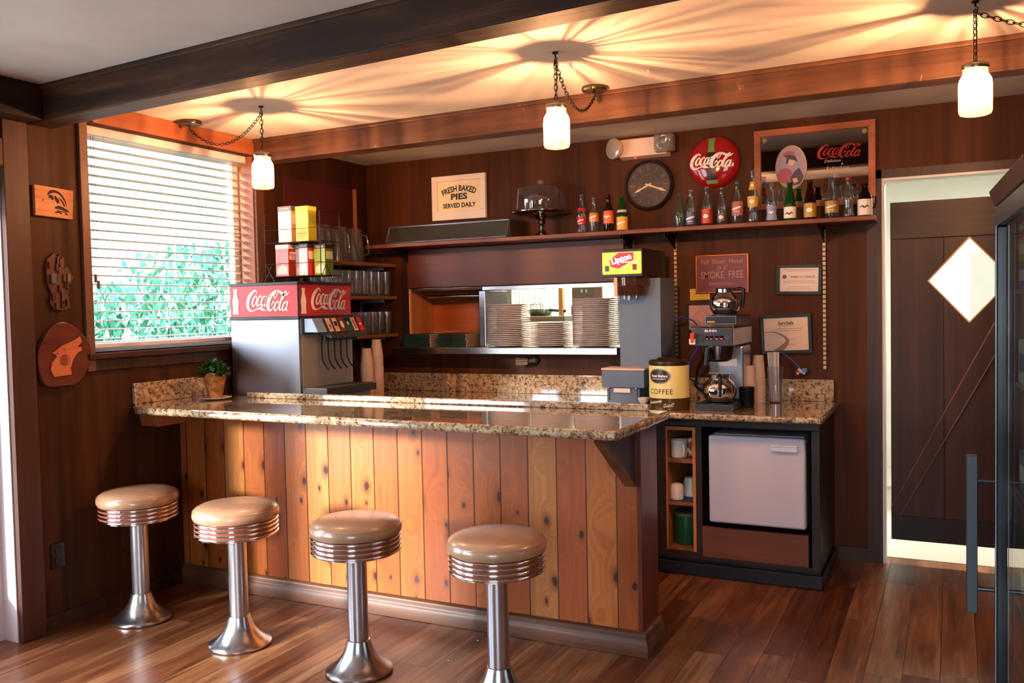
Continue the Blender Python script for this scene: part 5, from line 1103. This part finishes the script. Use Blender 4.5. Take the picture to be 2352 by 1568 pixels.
def jar_lamp(hx,hy,zb,can,sag,label,rz=0):
    t=thing('jar_pendant_lamp',label,'pendant lamp',(hx,hy,ZC),0,'mason jar pendant lamps')
    z0=zb-ZC;h=.165;s_=1.0
    P=[(0,.004),(.04,.003),(.048,.006),(.0525,.016),(.053,.10),(.051,.122),(.043,.137),(.0385,.143),(.0385,.158)]
    J=B();J.lathe([(a,b) for a,b in P],56);j=J.build('jar',M_jar,t,ang=60,loc=(0,0,z0))
    m=B();
    for z in (.147,.153): m.tube([(.0392*math.cos(a*PI/20),.0392*math.sin(a*PI/20),z) for a in range(40)],.0012,5,True)
    m.build('jar_threads',M_jar,j)
    m=B();m.lathe([(.0412,z0+.158),(.042,z0+.16),(.042,z0+.174),(.040,z0+.177),(.012,z0+.181),(.008,z0+.19),(0,z0+.192)],40);m.lathe([(0,z0+.1585),(.0412,z0+.158)],40);m.build('lid',M_lid,t,ang=50)
    B().cyl((0,0,z0+.125),(0,0,z0+.158),.014,n=18).build('socket',M_black,t)
    B().lathe([(.009,z0+.124),(.012,z0+.115),(.02,z0+.095),(.023,z0+.078),(.019,z0+.062),(.01,z0+.054),(0,z0+.052)],24).build('bulb',M_bulbg,t)
    B().lathe([(0,z0+.07),(.0016,z0+.071),(.0016,z0+.110),(0,z0+.111)],8).build('filament',M_bulb,t)
    m=B();chain(m,[Vector((0,0,z0+.19+ (-.03-z0-.19)*i/40)) for i in range(41)])
    c=Vector(can)-Vector((hx,hy,ZC));chain(m,chain_pts((0,0,-.04),(c.x,c.y,-.045),sag));m.build('chain',M_iron,t)
    m=B();m.lathe([(.0,-.0),(.012,-.002),(.012,-.008),(.003,-.01),(.003,-.02)],14);m.tube([(0,0,-.018),(.008,0,-.026),(.006,0,-.038),(-.003,0,-.04),(-.006,0,-.032)],.002,6);m.build('ceiling_hook',M_iron,t)
    m=B();m.lathe([(0,-.001),(.058,-.001),(.06,-.012),(.056,-.02),(.04,-.024),(.015,-.027),(.006,-.03),(.004,-.045),(0,-.046)],36,Matrix.Translation((c.x,c.y,0)));m.build('canopy',metal('antique_brass','6a5a3c',.3),t)
    m=B();pp=[Vector((0,0,z0+.19)),Vector((.004,.003,(z0+.15)/2)),Vector((0,0,-.03))];m.tube(pp,.0014,5);m.build('lamp_cord',M_black,t)
jar_lamp(.648,-1.76,2.033,(.10,-1.69,ZC),.11,'glowing mason jar lamp hanging beside the window blind')
jar_lamp(2.269,-1.871,2.057,(2.20,-1.26,ZC),.12,'glowing mason jar lamp hanging in front of the rear ceiling beam, mid room')
jar_lamp(3.754,-1.70,2.050,(4.55,-1.62,ZC),.10,'glowing mason jar lamp hanging near the kitchen door and glass cooler')
# ------------------------------------------------------------------ display cooler
ck=thing('display_cooler','tall black framed glass door cooler standing beside the kitchen door','display cooler',(3.845,-2.03,0),R(-86.9))
M_cf=mat('blue_black_frame','20262e',.25);hT=1.705
m=B();m.box(0,.75,-.045,0,.12,.19).box(0,.75,-.045,0,hT-.06,hT).box(0,.05,-.045,0,.19,hT-.06).box(.70,.75,-.045,0,.19,hT-.06);m.build('door_frame',M_cf,ck,False,bevel=.004)
B().box(.05,.70,-.03,-.022,.19,hT-.06).build('door_glass',glass('cooler_glass','dfeae8',.1,.6,.03),ck,False)
m=B();m.box(.052,.06,-.048,-.046,.19,hT-.06);m.build('chrome_bead',mat('pale_blue_bead','8fa3ac',.25,.4),ck,False)
m=B();m.box(0,.75,.005,.03,.0,.12).box(-.0,.03,.005,.60,.12,hT).box(.72,.75,.005,.60,.12,hT).box(.03,.72,.57,.60,.12,hT).box(.03,.72,.005,.57,.10,.13).box(0,.75,.005,.60,hT+.001,hT+.02);m.build('cabinet_body',mat('dark_cooler_body','1b1f24',.35),ck,False)
m=B();m.hexa([(0,-.046,hT+.001),(.765,-.046,hT+.001),(.765,.02,hT+.001),(0,.02,hT+.001),(0,-.062,hT+.05),(.78,-.062,hT+.05),(.78,.02,hT+.05),(0,.02,hT+.05)]);m.build('top_moulding',M_trim,ck,False,bevel=.004)
hd_=B();hd_.box(.006,.04,-.125,-.095,.445,.94);hd_.cyl((.023,-.10,.52),(.023,-.044,.52),.007,n=12).cyl((.023,-.10,.86),(.023,-.044,.86),.007,n=12);hd_.build('handle',mat('dark_steel_handle','3c4448',.3,.6),ck,False,bevel=.002)
B().box(.69,.70,.05,.09,.2,1.6).build('added_interior_glow',mat('added_cooler_glow','ffffff',.5,emit='eaf3ff',es=5),ck,False)  # unseen glowing strip, added to brighten the packs behind the glass
for z in (.5,.84,1.16,1.44): B().box(.035,.715,.008,.56,z,z+.012).build('shelf',M_steeld,ck,False)
def cart(lx,ly,lz,w,d,h,c,lab,cat='carton'):
    M=ck.matrix_basis if False else Matrix.Translation((3.845,-2.03,0))@Matrix.Rotation(R(-86.9),4,'Z');p=M@Vector((lx,ly,lz+.0125))
    t=thing('drink_carton' if cat=='carton' else 'snack_packet',lab,cat,p,R(-86.9),'goods inside the display cooler')
    B().box(0,w,0,d,0,h).build('box_body',mat('pack_%s'%c,c,.4),t,False,bevel=.004);B().box(w*.15,w*.85,-.001,0,h*.3,h*.7).build('front_label',M_logow if c!='e3dfe0' else mat('pack_2d59b0','2d59b0',.4),t,False)
cart(.06,.012,1.44,.16,.12,.08,'2d59b0','blue carton at the bottom of the stacked cartons inside cooler');cart(.06,.012,1.521,.16,.12,.07,'d8b02c','yellow carton between the blue and red ones inside cooler');cart(.06,.012,1.592,.16,.12,.07,'b8242c','red carton topping the stacked cartons inside cooler')
cart(.28,.012,1.44,.18,.12,.14,'2f8a4a','green carton on the top cooler shelf','carton')
cart(.06,.012,1.16,.2,.14,.13,'e3dfe0','white packet on the second cooler shelf from top','packet');cart(.34,.012,1.16,.2,.14,.1,'c9b8b8','pinkish grey packet on the second cooler shelf from top','packet')
cart(.08,.012,.84,.18,.12,.12,'3c7fae','light blue packet on the middle cooler shelf','packet');cart(.36,.012,.84,.2,.12,.14,'8a7a6c','brown grey packet on the middle cooler shelf','packet')
cart(.10,.012,.5,.26,.16,.16,'4a3a34','dark brown packet on the lowest cooler shelf','packet')
# small ceiling hook + floor crumbs
tag(B().lathe([(0,-.0),(.008,-.001),(.008,-.005),(.003,-.007),(.002,-.02),(.005,-.024),(0,-.026)],12).build('ceiling_hook',M_white,None,True,loc=(2.511,-1.418,ZC)),'tiny white hook screwed into the ceiling before the rear beam','hook')
for (x,y),l in [((1.849,-2.105),'small pale crumb on the floor between two stools'),((1.856,-1.867),'small pale crumb on the floor near the bar base moulding')]:
    tag(B().sphere((0,0,.003),.004,8,(1,.8,.7)).build('floor_crumb',mat('crumb_white','d8d0c4',.7),None,True,loc=(x,y,0)),l,'crumb')
# ------------------------------------------------------------------ light, world, camera
W=bpy.data.worlds.new('sky');SC.world=W;W.use_nodes=True;nt=W.node_tree;bg=nt.nodes['Background']
tc=nt.nodes.new('ShaderNodeTexCoord');sp=nt.nodes.new('ShaderNodeSeparateXYZ');nt.links.new(tc.outputs['Generated'],sp.inputs[0])
cr=nt.nodes.new('ShaderNodeValToRGB');e=cr.color_ramp.elements;e[0].position=.45;e[0].color=(.30,.29,.28,1);e[1].position=.56;e[1].color=(.80,.90,1,1)
mp=nt.nodes.new('ShaderNodeMath');mp.operation='MULTIPLY_ADD';mp.inputs[1].default_value=.5;mp.inputs[2].default_value=.5;nt.links.new(sp.outputs[2],mp.inputs[0]);nt.links.new(mp.outputs[0],cr.inputs[0]);nt.links.new(cr.outputs[0],bg.inputs[0])
bg.inputs[1].default_value=8.0
def portal(name,loc,rot,sx,sy):
    l=bpy.data.lights.new(name,'AREA');l.shape='RECTANGLE';l.size=sx;l.size_y=sy;l.cycles.is_portal=True;o=bpy.data.objects.new(name,l);COL.objects.link(o);o.location=loc;o.rotation_euler=rot
portal('window_daylight',(-.165,-1.685,1.8),(0,-PI/2,0),1.1,1.14)
portal('door_daylight',(-.165,-3.215,1.04),(0,-PI/2,0),2.08,1.07)
portal('side_window_daylight',(-.165,-5.1,1.35),(0,-PI/2,0),1.7,2.2)
portal('rear_window_daylight',(4.05,YF-.12,1.42),(PI/2,0,0),1.7,1.65)
sl_=bpy.data.lights.new('low_sun','SUN');sl_.energy=5.5;sl_.angle=R(7);sl_.color=(1,.93,.84);so=bpy.data.objects.new('low_sun',sl_);COL.objects.link(so)
so.rotation_euler=Vector((1,2.6,-.72)).to_track_quat('-Z','Y').to_euler()
cam=bpy.data.cameras.new('camera');co=bpy.data.objects.new('camera',cam);COL.objects.link(co);SC.camera=co
rt=(0.8957731,0.44403547,-0.02056818);up=(0.00119867,0.04385829,0.99903704);fw_=(-0.44450997,0.89493517,-0.03875482)
co.matrix_world=Matrix(((rt[0],up[0],-fw_[0],3.68208),(rt[1],up[1],-fw_[1],-5.15526),(rt[2],up[2],-fw_[2],1.42986),(0,0,0,1)))
cam.sensor_width=36;cam.lens=2037.48/2352*36;cam.clip_start=.05
vs_=SC.view_settings;SC.display_settings.display_device='sRGB';vs_.view_transform='Standard';vs_.look='None';vs_.gamma=1;vs_.use_curve_mapping=False;vs_.exposure=1.15
SC.cycles.transparent_max_bounces=32;SC.cycles.max_bounces=10;SC.cycles.caustics_reflective=False;SC.cycles.caustics_refractive=False;SC.cycles.sample_clamp_indirect=8
SC.cycles.use_denoising=True
